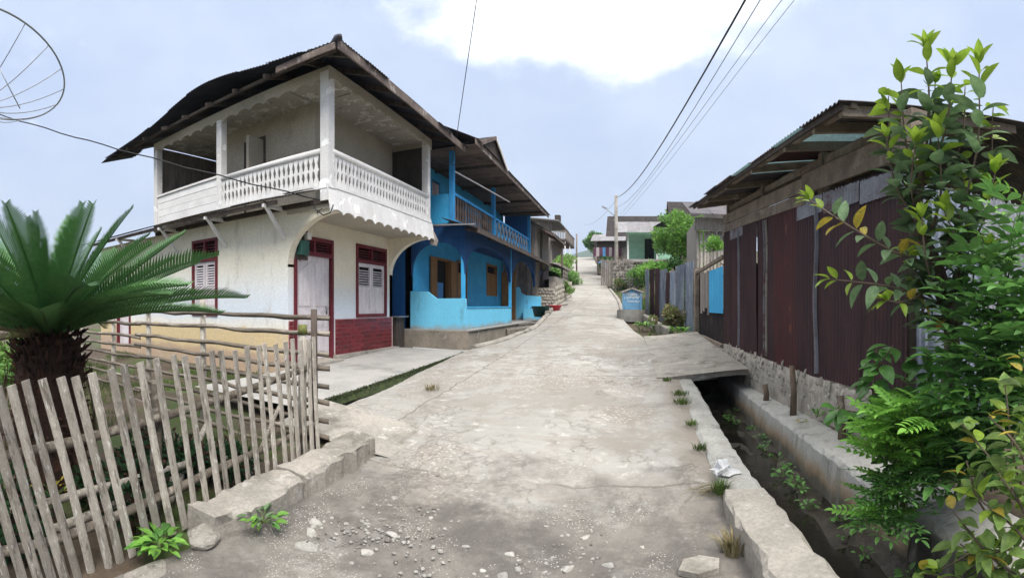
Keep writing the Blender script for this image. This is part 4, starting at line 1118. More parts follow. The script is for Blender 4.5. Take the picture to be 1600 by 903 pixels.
# dead hanging strands
mb = MB()
for i in range(260):
    a = rsn.uniform(0, 6.28); z = rsn.uniform(.25, 1.1); r0 = .28; l = rsn.uniform(.15, .4)
    mb.tube([(cb.x + r0 * math.cos(a), cb.y + r0 * math.sin(a), z), (cb.x + (r0 + .09) * math.cos(a), cb.y + (r0 + .09) * math.sin(a), z + .02), (cb.x + (r0 + .14) * math.cos(a + .1), cb.y + (r0 + .14) * math.sin(a + .1), z - l)], [.004, .003, .001], 3)
mb.build('dead_strands', 'cycad_stub', cy_)['kind'] = 'stuff'
def frond_mesh(L, seed, droop, nl=56):
    rs_ = random.Random(seed); mb = MB(); sp = []
    for i in range(15):
        t = i / 14
        sp.append(Vector((L * (t - .12 * droop * t ** 3), 0, -droop * .55 * L * t ** 2.2)))
    mb.tube(sp, [.014 * (1 - .85 * i / 14) + .001 for i in range(15)], 4)
    for s in (-1, 1):
        for i in range(nl):
            t = .10 + .90 * i / (nl - 1)
            q = t * 14; a = min(13, int(q)); p = sp[a].lerp(sp[a + 1], q - a); d = (sp[a + 1] - sp[a]).normalized()
            ll = (.155 * math.sin(math.pi * min(1, .14 + t * .9)) ** .6 + .03) * L / 1.3 * rs_.uniform(.9, 1.08) + .02
            up = Vector((0, 0, 1)); side = Vector((0, s, 0))
            out_ = (d * .62 + side * .75 + up * .42).normalized()
            w = d * .0068
            m1 = p + out_ * ll * .55; m2 = p + out_ * ll * .98 - up * ll * .08
            mb.add([p - w, p + w, m1 + w, m1 - w, m2], [(0, 1, 2, 3), (3, 2, 4)])
    return mb.mesh('frond', 'cycad_leaf')
FR = [frond_mesh(1.0, 31 + i, d) for i, d in enumerate((.05, .2, .35, .5, .15, .28))]
for d_ in (.35, .5):
    q_ = frond_mesh(1.0, 60, d_, 38); q_.materials.clear(); q_.materials.append(MATS['dry_grass']); FR.append(q_)
n_f = 0
def add_frond(az, el, L, var, roll=0.0):
    d = Vector((math.cos(az) * math.cos(el), math.sin(az) * math.cos(el), math.sin(el)))
    x = d; y = Vector((0, 0, 1)).cross(x)
    y = y.normalized() if y.length > .05 else Vector((0, 1, 0)); z = x.cross(y)
    rm = Matrix((x, y, z)).transposed() @ Matrix.Rotation(roll, 3, 'X')
    link('frond', FR[var], cy_, cb + Vector((0, 0, 1.28)) + d * .06, rm.to_euler(), L)
for ring, (n, e0, e1, l0, l1) in enumerate(((13, .26, .42, 1.45, 1.75), (13, .44, .62, 1.35, 1.65), (11, .66, .88, 1.2, 1.45), (8, 1.0, 1.2, 1.0, 1.25), (5, 1.25, 1.45, .8, 1.05))):
    for j in range(n):
        add_frond(2 * math.pi * (j + .37 * ring) / n + rsn.uniform(-.15, .15), rsn.uniform(e0, e1), rsn.uniform(l0, l1), rsn.choice((1, 2, 3, 3, 5)) if ring == 0 else rsn.randrange(6) if ring < 2 else rsn.choice((0, 1, 4, 5)), rsn.uniform(-.3, .3))

for az_, el_ in ((-.9, .12), (2.6, .1), (-2.2, .18)):
    add_frond(az_, el_, 1.15, 6 + (az_ > 0), .2)
# ------------------------------------------------------------------ satellite dish
dc = Vector((-7.42, 1.645, 5.30)); dn = Vector((-.106, .302, .946)).normalized(); DR, DD = 1.30, .66
ds = thing('satellite_dish', (-7.3, 1.7, 0), 'large mesh satellite dish with thin ribs against the sky', 'satellite dish')
du = dn.orthogonal().normalized(); dv_ = dn.cross(du); hub = dc - dn * DD
def dpt(r, a): return hub + dn * (DD * (r / DR) ** 2) + (du * math.cos(a) + dv_ * math.sin(a)) * r
tube('rim', 'dish_metal', ds, [dpt(DR, 2 * math.pi * i / 64) for i in range(65)], .014, 6)
for k in range(18):
    a = 2 * math.pi * (k + .3) / 18
    tube('rib', 'dish_metal', ds, [dpt(DR * (.06 + .94 * i / 8), a) for i in range(9)], .007, 5)
tube('mast', 'steel', ds, [hub - dn * .05, (hub.x - .15, hub.y - .06, 4.3), (hub.x - .15, hub.y - .06, -.1)], [.05, .06, .06], 8)
for k in range(3):
    a = 2 * math.pi * k / 3 + .6
    tube('feed_strut', 'dish_metal', ds, [dpt(DR * .55, a), hub + dn * 1.0], .010, 5)
tube('feed_horn', 'plastic_white', ds, [hub + dn * .92, hub + dn * 1.12], [.09, .07], 10)
# cable from the dish side to the house corner
cp = []
for i in range(25):
    t = i / 24
    a = Vector((-9.6, 1.6, 5.7)); b = Vector((BX0 - .1, BY0 - .08, 3.30))
    p = a.lerp(b, t); p.z -= .55 * 4 * t * (1 - t) * .5 + .012 * math.sin(t * 40)
    cp.append(p)
tag(tube('overhead_cable', 'cable', None, cp, .011, 5), 'twisted cable sagging from the satellite dish side to the white house corner', 'cable')
tag(tube('cable_loop', 'cable', None, [(BX0 - .2, BY0 - .12, 3.32), (BX0 - .12, BY0 - .18, 3.12), (BX0 + .02, BY0 - .16, 3.02), (BX0 + .12, BY0 - .1, 3.06), (BX0 + .12, BY0 - .02, 3.2)], .011, 5), 'black cable loop hanging below the balcony corner', 'cable')
# ------------------------------------------------------------------ blue house
bh = thing('blue_house', (-6.5, 15.5, .4), 'bright blue two storey house with arched porch and brown shutters', 'house')
PX, PY0, PY1, MX = -4.10, 11.2, 19.9, -5.62     # porch front, near side, far side, main wall
# plinth
mb = MB(); rows = []
mb.box(-9.0, PX + .12, PY0 - .12, PY1 + .2, .1, .92)
mb.build('plinth', 'plinth', bh)
box('porch_floor', 'slab_grey', bh, -9.0, PX + .16, PY0 - .10, PY1 + .1, .922, .955)
# parapets (side one higher, dipping with a curve)
poly = [(-5.75, .95), (PX, .95), (PX, 1.72)]
for i in range(9):
    t = i / 8
    poly.append((PX - .05 - 1.0 * t, 1.74 + (.18 * sst((t - .75) / .25))))
poly += [(-5.75, 1.94)]
MB().prism(poly, lambda u, v: (u, PY0, v), (0, .12, 0)).build('side_parapet', 'blue_parapet', bh)
m_ = MB(); wall_y(m_, PX, PY0 + .12, 15.75, .955, 1.50, [], .12, -1); m_.build('front_parapet', 'blue_parapet', bh)
box('parapet_cap', 'blue_paint', bh, PX - .14, PX + .02, PY0 + .125, 15.77, 1.50, 1.535)
poly = [(-5.0, .95), (-3.88, .95), (-3.88, 1.95), (-4.55, 2.0), (-4.75, 2.12), (-4.8, 2.35), (-5.0, 2.35)]
MB().prism(poly, lambda u, v: (u, PY1 - .12, v), (0, .12, 0)).build('side_parapet', 'blue_parapet', bh)
box('low_ledge', 'blue_parapet', bh, -4.55, -3.86, PY1 - .45, PY1 - .14, .955, 1.45)
# main wall
W1 = (12.82, 13.9, 1.6, 2.98); D1 = (14.55, 15.5, .97, 3.05); W2 = (17.75, 19.15, 1.95, 3.2); D2 = (19.35, 19.8, .97, 3.15)
m_ = MB(); wall_y(m_, MX, PY0, PY1 + .3, .955, 3.5, [W1, D1, W2]); m_.build('main_wall', 'blue_paint', bh)
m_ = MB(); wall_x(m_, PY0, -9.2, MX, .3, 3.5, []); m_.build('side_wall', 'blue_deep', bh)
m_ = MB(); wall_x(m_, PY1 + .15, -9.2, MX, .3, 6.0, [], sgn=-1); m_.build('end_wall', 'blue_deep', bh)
# porch arches: side arch and two front arches
def arch_poly(a, b, z0, zs, zc, ztop, n=12, squash=.9):
    """wall piece above an arch from a..b springing at zs"""
    p = [(a, ztop), (a, zs)]
    for i in range(n + 1):
        t = math.pi * (1 - i / n)
        p.append(((a + b) / 2 + (b - a) / 2 * math.cos(t), zs + (zc - zs) * math.sin(t) ** .8))
    return p[1:] + [(b, ztop), (a, ztop)]
MB().prism(list(reversed(arch_poly(MX + .02, PX - .02, 0, 2.35, 3.18, 3.52))), lambda u, v: (u, PY0 + .01, v), (0, .10, 0)).build('side_arch', 'porch_shade_navy', bh)
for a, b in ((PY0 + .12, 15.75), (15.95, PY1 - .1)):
    MB().prism(arch_poly(a, b, 0, 2.35, 3.24, 3.52), lambda u, v: (PX - .02, u, v), (-.10, 0, 0)).build('front_arch', 'porch_shade_navy', bh)
for y in (PY0 + .06, 15.85):
    box('column', 'blue_paint', bh, PX - .115, PX - .03, y - .045, y + .045, .956, 3.5)
box('porch_ceiling', 'porch_shade_navy', bh, -5.62, PX, PY0 + .02, PY1, 3.521, 3.56)
# windows and doors of the porch
w1 = frame_y(bh, MX, *W1, .06, .1, 'brown_door', True); w1.name = 'window'
box('dark_backing', 'black_hole', w1, MX - .14, MX - .12, W1[0], W1[1], W1[2], W1[3])
for y0_, y1_ in ((W1[0] - .44, W1[0] - .01), (W1[1] + .01, W1[1] + .46)):
    sh = MB().box(MX + .035, MX + .07, y0_, y1_, W1[2] + .02, W1[3] - .02).build('shutter', 'brown_door', w1)
for i in range(6): box('curtain_fold', 'cloth_blue', w1, MX - .07, MX - .03, 12.90 + i * .10, 12.985 + i * .10, 1.65, 2.25)
d1 = frame_y(bh, MX, *D1, .07, .1, 'brown_door'); d1.name = 'door'
for i in range(6): box('plank', 'brown_door', d1, MX - .05, MX - .02 + R(0, .006), D1[0] + .072 + i * .16, D1[0] + .072 + i * .16 + .155, .98, 2.65)
box('dark_backing', 'black_hole', d1, MX - .14, MX - .12, *D1)
w2 = frame_y(bh, MX, *W2, .06, .1, 'brown_door', True); w2.name = 'window'
for i in range(8): box('plank', 'brown_door', w2, MX - .03, MX + .0 + R(0, .008), W2[0] + .062 + i * .16, W2[0] + .062 + i * .16 + .154, W2[2] + .06, 2.85)
box('dark_backing', 'black_hole', w2, MX - .14, MX - .12, *W2)
d2 = frame_x(bh, PY1 - .16, -5.55, -4.95, .97, 3.0, .06, .05, 'brown_door'); d2.name = 'door'
for i in range(3): box('plank', 'brown_door', d2, -5.49 + i * .165, -5.49 + i * .165 + .16, PY1 - .18, PY1 - .13, .98, 2.9)
# upper storey
UZ, BXF = 3.62, -4.50
box('balcony_floor', 'dark_plank', bh, -5.62, BXF + .06, PY0 + .1, 20.6, 3.58, UZ + .03)
WU = [(12.6, 13.2, 4.0, 5.2), (14.5, 15.4, 3.66, 5.2), (17.2, 18.2, 3.66, 5.15)]
m_ = MB(); wall_y(m_, MX, PY0, PY1 + .3, 3.562, 6.0, WU); m_.build('upper_wall', 'blue_paint', bh)
m_ = MB(); wall_x(m_, PY0, -9.2, MX, 3.5, 6.0, []); m_.build('upper_wall', 'blue_paint', bh)
for q in WU: box('dark_backing', 'black_hole', bh, MX - .14, MX - .11, *q)
for i in range(4): box('curtain_fold', 'cloth_pale', bh, MX - .07, MX - .04, 12.64 + i * .14, 12.75 + i * .14, 4.02, 5.16)
for y in (11.4, 15.05, 20.45):
    box('post', 'blue_wood', bh, BXF - .09, BXF + .03, y - .06, y + .06, UZ + .031, 5.6)
box('side_panel', 'blue_paint', bh, -5.61, BXF - .095, 11.36, 11.42, UZ + .035, 4.42)
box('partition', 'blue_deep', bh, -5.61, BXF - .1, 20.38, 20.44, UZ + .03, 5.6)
for a, b in ((11.47, 14.98), (15.12, 20.38)):
    box('handrail', 'blue_wood', bh, BXF - .07, BXF + .01, a, b, 4.40, 4.47)
    box('bottom_rail', 'blue_wood', bh, BXF - .06, BXF, a, b, UZ + .10, UZ + .16)
bm = MB().box(-.012, .012, -.055, .055, 0, .62)
bl1 = MB().strip([(-.012, w, z) for z, w in ((0, .07), (.15, .03), (.31, .065), (.47, .03), (.62, .07))], [(-.012, -w, z) for z, w in ((0, .07), (.15, .03), (.31, .065), (.47, .03), (.62, .07))], (.024, 0, 0)).mesh('baluster', 'slat_wood')
y = 11.6
while y < 14.95:
    link('baluster', bl1, bh, (BXF - .03, y, UZ + .16)); y += .20
y = 15.35; up = True
while y < 20.2:
    beam('cross_slat', 'blue_wood', bh, (BXF - .03, y - .22, UZ + .16), (BXF - .03, y + .22, UZ + .78), .012, .06, (1, 0, 0))
    beam('cross_slat', 'white_paint', bh, (BXF - .015, y + .22, UZ + .16), (BXF - .015, y - .22, UZ + .78), .012, .06, (1, 0, 0)); y += .46
# white strut rail between posts near the top and thin pole to the white house
tube('clothes_pole', 'white_paint', bh, [(BXF - .02, 11.4, 5.02), (BXF + .45, 15.3, 4.98)], .022, 6)
# apron canopy below the balcony
x0 = 0; y = 10.85; i = 0
while y < 21.4:
    MB().corr((BXF - .1, y, 3.72 + .004 * (i % 2)), (0, 1, 0), .80, (.95, 0, -.31), 1.0, (.31, 0, .95), seed=i, rag=.01).build('canopy_sheet', 'dark_roof', bh); y += .78; i += 1
beam('canopy_edge', 'dark_plank', bh, (BXF + .83, 10.9, 3.37), (BXF + .83, 21.5, 3.37), .04, .12)
beam('canopy_edge', 'zinc', bh, (BXF - 1.0, 10.82, 3.57), (BXF + .8, 10.82, 3.50), .04, .035)
for y in (11.3, 13.2, 15.0, 17, 19, 20.8): beam('canopy_arm', 'dark_plank', bh, (BXF - .1, y, 3.62), (BXF + .8, y, 3.36), .05, .06)
# eave soffit of boards, roof planes, little cross gable
EXB, ZEB = -3.78, 5.52
for i in range(13):
    y = 11.1 + i * .74
    box('soffit_board', 'slat_wood', bh, -5.62, EXB + .03, y, y + .725, ZEB - .03 + R(-.012, .012), ZEB - .005)
for y in (12.8, 15.0, 17.4, 19.6): beam('soffit_joist', 'dark_plank', bh, (-5.6, y, ZEB - .07), (EXB, y, ZEB - .07), .06, .08)
beam('fascia_board', 'old_fascia', bh, (EXB + .04, 10.95, ZEB + .0), (EXB + .04, 20.9, ZEB + .0), .03, .15)
y = 10.95; i = 0
while y < 20.8:
    MB().corr((EXB + .10, y, ZEB + .06 + .004 * (i % 2)), (0, 1, 0), .80, (-.90, 0, .43), 4.2, (.43, 0, .90), seed=i + 9).build('roof_sheet', 'dark_roof', bh); y += .78; i += 1
MB().add([(EXB - 3.7, 10.95, ZEB + 1.85), (EXB - 3.7, 20.9, ZEB + 1.85), (EXB - 7.4, 20.9, ZEB), (EXB - 7.4, 10.95, ZEB)], [(0, 1, 2, 3)]).build('roof_back', 'dark_roof', bh)
gp_ = [(11.15, ZEB + .05), (12.40, ZEB + .60), (13.62, ZEB + .05)]
for (a, za), (b, zb) in zip(gp_[:-1], gp_[1:]):
    MB().add([(EXB + .12, a, za), (EXB + .12, b, zb), (EXB - 2.0, b, zb + .0), (EXB - 2.0, a, za)], [(0, 1, 2, 3)]).build('gable_roof', 'dark_roof', bh)
    beam('gable_board', 'white_paint' if a > 12 else 'old_fascia', bh, (EXB + .13, a, za - .04), (EXB + .13, b, zb - .04), .09, .03, (1, 0, 0))
MB().prism([(11.2, ZEB + .03), (13.57, ZEB + .03), (12.40, ZEB + .52)], lambda u, v: (EXB + .05, u, v), (-.04, 0, 0)).build('gable_face', 'dark_plank', bh)
# tub and basin beside the ditch
tb = thing('water_tub', (-3.62, 18.5, 1.1), 'dark green round plastic tub beside the ditch of the blue house', 'tub')
def bowl(c, r0, r1, h, n=20):
    mb = MB(); R_ = []
    for rr, z in ((r0 * .2, 0), (r0, 0), (r1, h), (r1 + .025, h + .005), (r1 + .02, h - .015), (r1 - .02, h - .005), (r0 - .02, .02), (0.01, .02)):
        R_.append([(c[0] + rr * math.cos(2 * math.pi * k / n), c[1] + rr * math.sin(2 * math.pi * k / n), c[2] + z) for k in range(n + 1)])
    return mb.grid(R_)
bowl((-3.62, 18.5, 1.12), .26, .36, .42).build('shell', 'plastic_green', tb, True)
mb = MB()
for s in (-1, 1): box('grip', 'plastic_green', tb, -3.62 + s * .39 - .02, -3.62 + s * .39 + .02, 18.42, 18.58, 1.46, 1.50)
bs = thing('basin', (-3.35, 19.9, 1.3), 'red plastic basin standing next to the dark green tub', 'basin')
bowl((-3.35, 19.9, 1.32), .22, .36, .26).build('shell', 'plastic_red', bs, True)
box('rim_tab', 'plastic_red', bs, -3.02, -2.97, 19.84, 19.96, 1.555, 1.575)
# ditch stepping planks and pipes
for k, (p, q) in enumerate((((-3.9, 15.9, .93), (-2.95, 16.3, 1.02)), ((-3.95, 14.6, .80), (-3.0, 15.0, .93)), ((-3.9, 21.5, 1.45), (-3.1, 22.2, 1.62)))):
    tag(beam('ditch_plank', 'grey_plank', None, p, q, .16, .05), ('grey plank laid over the ditch by the blue porch entry', 'short plank across the ditch beside the blue parapet', 'plank over the ditch below the pebbled wall')[k], 'plank')
tag(tube('hose', 'plastic_white', None, [(-5.3, 10.7, .50), (-4.9, 10.85, .47), (-4.4, 10.95, .45), (-3.95, 10.98, .42)], .03, 7), 'pale pipe lying at the foot of the blue house plinth', 'pipe')
tag(box('storage_box', 'dark_plank', None, -6.2, -5.72, 10.62, 11.05, .3, 1.25), 'dark brown cupboard in the gap between the white and blue houses', 'cupboard')
tag(box('box_lid', 'zinc', None, -6.3, -5.62, 10.55, 11.1, 1.26, 1.29), 'grey metal sheet covering the dark cupboard between the houses', 'sheet')

# ------------------------------------------------------------------ plank house up the street on the left
ph = thing('plank_house', (-6, 23.5, 1.8), 'old grey plank house with drooping roof beyond the blue house', 'house')
for i in range(14):
    w = .19
    box('plank', 'grey_plank', ph, -7.0 + i * w, -7.0 + i * w + w - .012, 20.95, 20.99 + R(0, .02), 2.0, 5.2 + R(-.05, .05))
for i in range(18):
    w = .2
    if 5 <= i <= 6: continue
    box('plank', 'grey_plank', ph, -4.36 - R(0, .02), -4.32, 21.0 + i * w, 21.0 + i * w + w - .014, 2.3, 5.2)
box('dark_backing', 'black_hole', ph, -6.9, -4.45, 21.1, 24.6, 2.1, 5.1)
box('foundation', 'plinth', ph, -7.0, -4.3, 21.0, 24.6, 1.3, 2.3)
for i in range(8):
    y = 17.9 + i * .78
    if y < 20.6: continue
    MB().corr((-3.45, y, 4.72 + .004 * (i % 2)), (0, 1, 0), .80, (-.86, 0, .50), 2.6, (.5, 0, .86), seed=i).build('roof_sheet', 'dark_roof', ph)
for i in range(4): beam('rafter', 'old_fascia', ph, (-3.5, 20.9 + i * 1.0, 4.66), (-5.5, 20.9 + i * 1.0, 5.8), .06, .09)
beam('fascia_board', 'old_fascia', ph, (-3.48, 20.6, 4.68), (-3.48, 24.3, 4.68), .03, .13)
beam('post', 'old_wood', ph, (-3.62, 24.1, 1.9), (-3.62, 24.1, 4.7), .09, .09)
MB().corr((-4.3, 20.9, 3.62), (0, 1, 0), 3.4, (.96, 0, -.26), 1.0, (.26, 0, .96), seed=77).build('lower_awning', 'dark_roof', ph)
def place_stone(parent, p, nrm, sx, sy, dep, mesh, spin, name='stone'):
    n = Vector(nrm).normalized(); a = n.orthogonal().normalized(); b = n.cross(a)
    m = Matrix((a, b, n)).transposed() @ Matrix.Rotation(spin, 3, 'Z')
    return link(name, mesh, parent, p, m.to_euler(), (sx, sy, dep))
DROCKS = []
for q in CHUNKS[:6]:
    d_ = q.copy(); d_.materials.clear(); d_.materials.append(MATS['stone_dark']); DROCKS.append(d_)
# pebbled terrace wall
tw = thing('terrace_wall', (-4.1, 22, 1.5), 'terrace wall faced with round pale pebbles beside the narrow kerb', 'wall')
MB().box(-6.2, -3.55, 21.35, 21.6, 1.1, 2.38).build('core', 'mortar', tw)
MB().box(-3.85, -3.56, 21.61, 27.5, 1.3, 2.9).build('core', 'mortar', tw)
rs = random.Random(14)
for i in range(17):
    for j in range(7):
        place_stone(tw, (-6.1 + i * .152 + rs.uniform(-.03, .03) + .07 * (j % 2), 21.345, 1.42 + j * .142 + rs.uniform(-.02, .02)), (0, -1, 0), .075, .065, .05, ROCKS[(i + j) % 6], R(0, 6), 'pebble')
for i in range(24):
    for j in range(4):
        place_stone(tw, (-3.555, 21.8 + i * .235, 1.65 + .09 * i * .235 + j * .23 + rs.uniform(-.03, .03)), (1, 0, 0), .12, .10, .05, ROCKS[(i + j) % 6], R(0, 6), 'pebble')
# laundry line before the plank house
ln = thing('clothes_line', (-4.0, 22.6, 3.2), 'clothes line with a few garments before the plank house', 'clothes line')
tube('line', 'cable', ln, [(-4.9, 21.9, 3.3), (-4.2, 22.3, 3.22), (-3.62, 24.0, 3.35)], .01, 4)
for k, (x, y, w, h, m) in enumerate(((-4.55, 22.1, .5, .22, 'cloth_blue'), (-4.15, 22.4, .25, .42, 'cloth_pale'), (-4.75, 22.0, .3, .25, 'cloth_blue'))):
    MB().grid([[(x + w * (i / 6 - .5), y + w * .4 * (i / 6 - .5) + .03 * math.sin(i * 2 + j), 3.22 - h * j / 4) for i in range(7)] for j in range(5)]).build('garment', m, ln)

# ------------------------------------------------------------------ upper street, left: balcony house far up
fh = thing('balcony_house', (-8, 46, 5), 'weathered grey house with upper deck far up the left side', 'house')
box('wall', 'grey_plank', fh, -11, -7.6, 44.2, 50, 4.6, 7.9)
for i in range(17): box('plank', 'grey_plank', fh, -11 + i * .2, -11 + i * .2 + .185, 44.12, 44.18 + R(0, .02), 7.7, 9.5)
box('deck', 'slat_wood', fh, -11, -6.2, 43.6, 50, 7.55, 7.72)
for i in range(26): box('deck_slat', 'grey_plank', fh, -6.22, -6.18, 43.7 + i * .24, 43.7 + i * .24 + .12, 7.73, 8.5)
box('deck_rail', 'old_fascia', fh, -6.26, -6.16, 43.6, 50, 8.5, 8.6)
for i in range(9): box('deck_slat', 'grey_plank', fh, -7.5 + i * .15, -7.5 + i * .15 + .08, 43.62, 43.66, 7.73, 8.5)
for y in (43.8, 47): tube('post', 'white_paint', fh, [(-6.3, y, 4.2), (-6.3, y, 7.6)], .06, 6)
MB().hexa([(-11.5, 43.2, 9.9), (-6.8, 43.2, 9.3), (-6.8, 50.5, 9.3), (-11.5, 50.5, 9.9), (-11.5, 43.2, 10.0), (-6.8, 43.2, 9.4), (-6.8, 50.5, 9.4), (-11.5, 50.5, 10.0)]).build('roof', 'grey_roof', fh)
box('roof_tank', 'dark_plank', fh, -7.3, -6.8, 44.0, 44.6, 9.42, 10.0)
tube('street_post', 'old_wood', fh, [(-6.2, 52, 5.2), (-6.2, 52, 9.4)], .09, 6)
# low stone wall up there
sw_ = thing('stone_terrace', (-6, 36, 3), 'rough stone terrace below the far balcony house', 'wall')
MB().box(-7.5, -5.25, 33.2, 40.0, 2.3, 4.6).build('core', 'mortar', sw_)
for i in range(14):
    for j in range(6):
        place_stone(sw_, (-7.4 + i * .165 + R(-.03, .03), 33.19, 2.85 + j * .30 + R(-.05, .05)), (0, -1, 0), R(.10, .17), R(.10, .16), .07, DROCKS[(i * 2 + j) % 6], R(0, 6))
for i in range(22):
    for j in range(6):
        place_stone(sw_, (-5.245, 33.3 + i * .31, 2.85 + j * .30 + R(-.05, .05)), (1, 0, 0), R(.12, .19), R(.10, .17), .07, DROCKS[(i * 2 + j) % 6], R(0, 6))
# ------------------------------------------------------------------ rusty shed on the right
FD = Vector((-.08, .9968, 0)); FN = Vector((.9968, .08, 0)); FO = 2.5
def fp(L, z, d=0.0): return FN * (FO + d) + FD * L + Vector((0, 0, z))
ZFB = lambda L: .665 + .025 * L
ZFT = lambda L: 2.645 + .0445 * L
sh_ = thing('rusty_shed', fp(6, .3, 1.5), 'open shed walled with rusty dark red corrugated sheets on a stone footing', 'shed')
L = 3.28; i = 0
mats_ = ['rust', 'rust', 'rust', 'rust_red', 'rust', 'rust', 'rust', 'rust']
while L < 9.0:
    w = min(.80, 9.02 - L)
    if w < .1: break
    z0 = ZFB(L) - .06 + R(-.02, .02); ht = ZFT(L) - z0 + R(-.03, .03)
    lean = Vector((0, 0, 1)) + FD * R(-.006, .006)
    MB().corr(fp(L, z0, -.012 * (i % 2)), FD, w, lean, ht, -FN, .066, .011, .012, h_fn=(lambda x, ht=ht: ht + .0445 * x), rows=6, bend=.02, seed=i + 3).build('wall_sheet', mats_[i % 8], sh_)
    # paler bare top lap
    MB().corr(fp(L, z0 + ht - .20 + R(-.03, .02), -.012 * (i % 2) - .016), FD, w - .02, (Vector((0, 0, 1)) + FN * .03).normalized(), .20, -FN, .066, .011, .012, h_fn=(lambda x: .20 + .0445 * x), rows=2, seed=i + 23).build('top_strip', 'rust_pale', sh_) if i in (0, 1, 2, 6) else None
    L += w - .04; i += 1
for L, w, m in ((4.98, .045, 'zinc'), (6.62, .03, 'bamboo'), (8.0, .035, 'zinc'), (6.72, .02, 'rust_pale')):
    mb = MB(); pts = []
    for k in range(9):
        z = ZFB(L) - .02 + (ZFT(L) - ZFB(L) - .1) * k / 8
        pts.append(fp(L + .02 * math.sin(k * .9 + L), z, -.035 + .006 * math.sin(k * 1.3)))
    for a, b in zip(pts[:-1], pts[1:]): mb.beam(a, b, w, .014, (0, 1, 0))
    mb.build('batten', m, sh_)
def rz(L, d):   # roof height at lateral offset d from the wall plane
    base = 3.03 + .053 * L
    return base + .175 * (d + .62) if d < 1.9 else base + .175 * 2.52 - .22 * (d - 1.9)
# framing posts, top boards
for L in (3.35, 5.0, 7.0, 8.98):
    beam('post', 'old_wood', sh_, fp(L, .3, .08), fp(L, rz(L, .08) - .08, .08), .10, .10)
beam('top_board', 'old_wood', sh_, fp(3.20, 2.93, -.03), fp(5.35, 3.03, -.03), .035, .24)
beam('top_board', 'old_wood', sh_, fp(5.30, 3.03, -.02), fp(9.0, 3.22, -.02), .035, .17)
beam('top_board', 'old_wood', sh_, fp(5.30, 2.86, -.015), fp(9.02, 3.05, -.015), .03, .14)
beam('corner_block', 'old_wood', sh_, fp(3.22, 2.75, .02), fp(3.22, 3.2, .02), .16, .16)
# roof: slopes up inwards to a ridge, corrugated, with rafters under it
L = 3.38; i = 0
while L < 8.9:
    w = .80; m = 'green_fibre' if i in (1, 3) else ('rust' if i == 2 else 'under_sheet')
    o = fp(L, rz(L, -.62), -.62 + R(-.04, .04))
    sl_ = (FN + Vector((0, 0, .175))).normalized()
    MB().corr(o + Vector((0, 0, .004 * (i % 2))), (FD + Vector((0, 0, .053))).normalized(), w, sl_, 2.58, Vector((0, 0, 1)), .076, .012, .03, seed=i).build('roof_sheet', m, sh_)
    MB().corr(fp(L, rz(L, 1.88) + .01, 1.88), (FD + Vector((0, 0, .053))).normalized(), w, (FN + Vector((0, 0, -.22))).normalized(), 2.3, Vector((0, 0, 1)), .076, .012, .0, seed=i).build('roof_sheet', 'under_sheet', sh_)
    L += .77; i += 1
for L in (3.48, 4.0, 4.7, 5.8, 7.0, 8.2, 9.0):
    beam('rafter', 'old_wood', sh_, fp(L, rz(L, -.55) - .06, -.55), fp(L + R(-.1, .1), rz(L, 1.7) - .06, 1.7), .06, .09)
for d in (-.45, .35, 1.1): beam('purlin', 'old_wood', sh_, fp(3.42, rz(3.42, d) - .025, d), fp(9.2, rz(9.2, d) - .025, d), .06, .04)
beam('fascia_board', 'dark_plank', sh_, fp(3.42, rz(3.42, -.56) - .04, -.56), fp(9.3, rz(9.3, -.56) - .04, -.56), .03, .05)
beam('tie_beam', 'old_wood', sh_, fp(3.2, 3.16, .10), fp(9.1, 3.44, .10), .08, .09)
# far and near end walls
for k in range(4):
    MB().corr(fp(3.22 + .01 * (k % 2), .25, .05 + k * .76), FN, .8, (0, 0, 1), 2.35 + .02 * k, -FD, .076, .010, .03, rows=4, bend=.01, seed=60 + k).build('wall_sheet', 'zinc' if k else 'zinc_blue', sh_)
for k in range(4):
    MB().corr(fp(8.98, .8, .05 + k * .76), FN, .8, (0, 0, 1), 1.6, FD, .076, .010, .03, seed=70 + k).build('wall_sheet', 'rust', sh_)
for k in range(9):
    MB().corr(fp(3.3 + k * .76, .4, 3.1), FD, .8, (0, 0, 1), 2.2, FN, .076, .010, .03, seed=80 + k).build('wall_sheet', 'rust', sh_)
# bluish metal sheet leaning at the corner
tag(MB().corr(fp(3.02, .35, .02), (FN * .8 + FD * -.2).normalized(), .26, Vector((.0, .02, 1)), 1.25, -FD, .26, .03, .02, rows=3, seed=8).build('leaning_sheet', 'zinc_blue'),
    'blue grey metal sheet leaning at the near corner of the rusty shed', 'sheet')
# stone footing: rubble in mortar
ft = MB()
rows = []
for k in range(30):
    L = 3.1 + 5.95 * k / 29
    rows.append([fp(L, .05, -.02), fp(L, .25, -.04), fp(L, .45, -.02), fp(L, ZFB(L) - .075 + .02 * noise.noise(Vector((L * 3, 0, 0))), -.016), fp(L, ZFB(L) - .07, .25)])
ft = MB().grid(rows).build('footing', 'mortar', sh_, True)
rs = random.Random(31); n_st = 0
L = 3.15
while L < 9.0:
    z = .26 + rs.uniform(0, .04)
    while z < ZFB(L) - .10:
        r_ = rs.uniform(.04, .085)
        place_stone(ft, fp(L + rs.uniform(-.04, .04), z + r_ * .5, -.010 + rs.uniform(-.010, .016)), -FN, r_ * rs.uniform(1.0, 1.35), r_ * rs.uniform(.8, 1.05), .030, CHUNKS[rs.randrange(8)], rs.uniform(0, 6.28))
        z += r_ * 1.45
    L += .125
rows = []
for k in range(30):
    L = 3.1 + 5.9 * k / 29; a_ = fp(L, .255 + .03 * noise.noise(Vector((k * .7, 3, 0))), -.02)
    rows.append([(min(2.06, a_.x - .01), a_.y, .243 + .015 * noise.noise(Vector((k * .7, 0, 0)))), tuple(a_)])
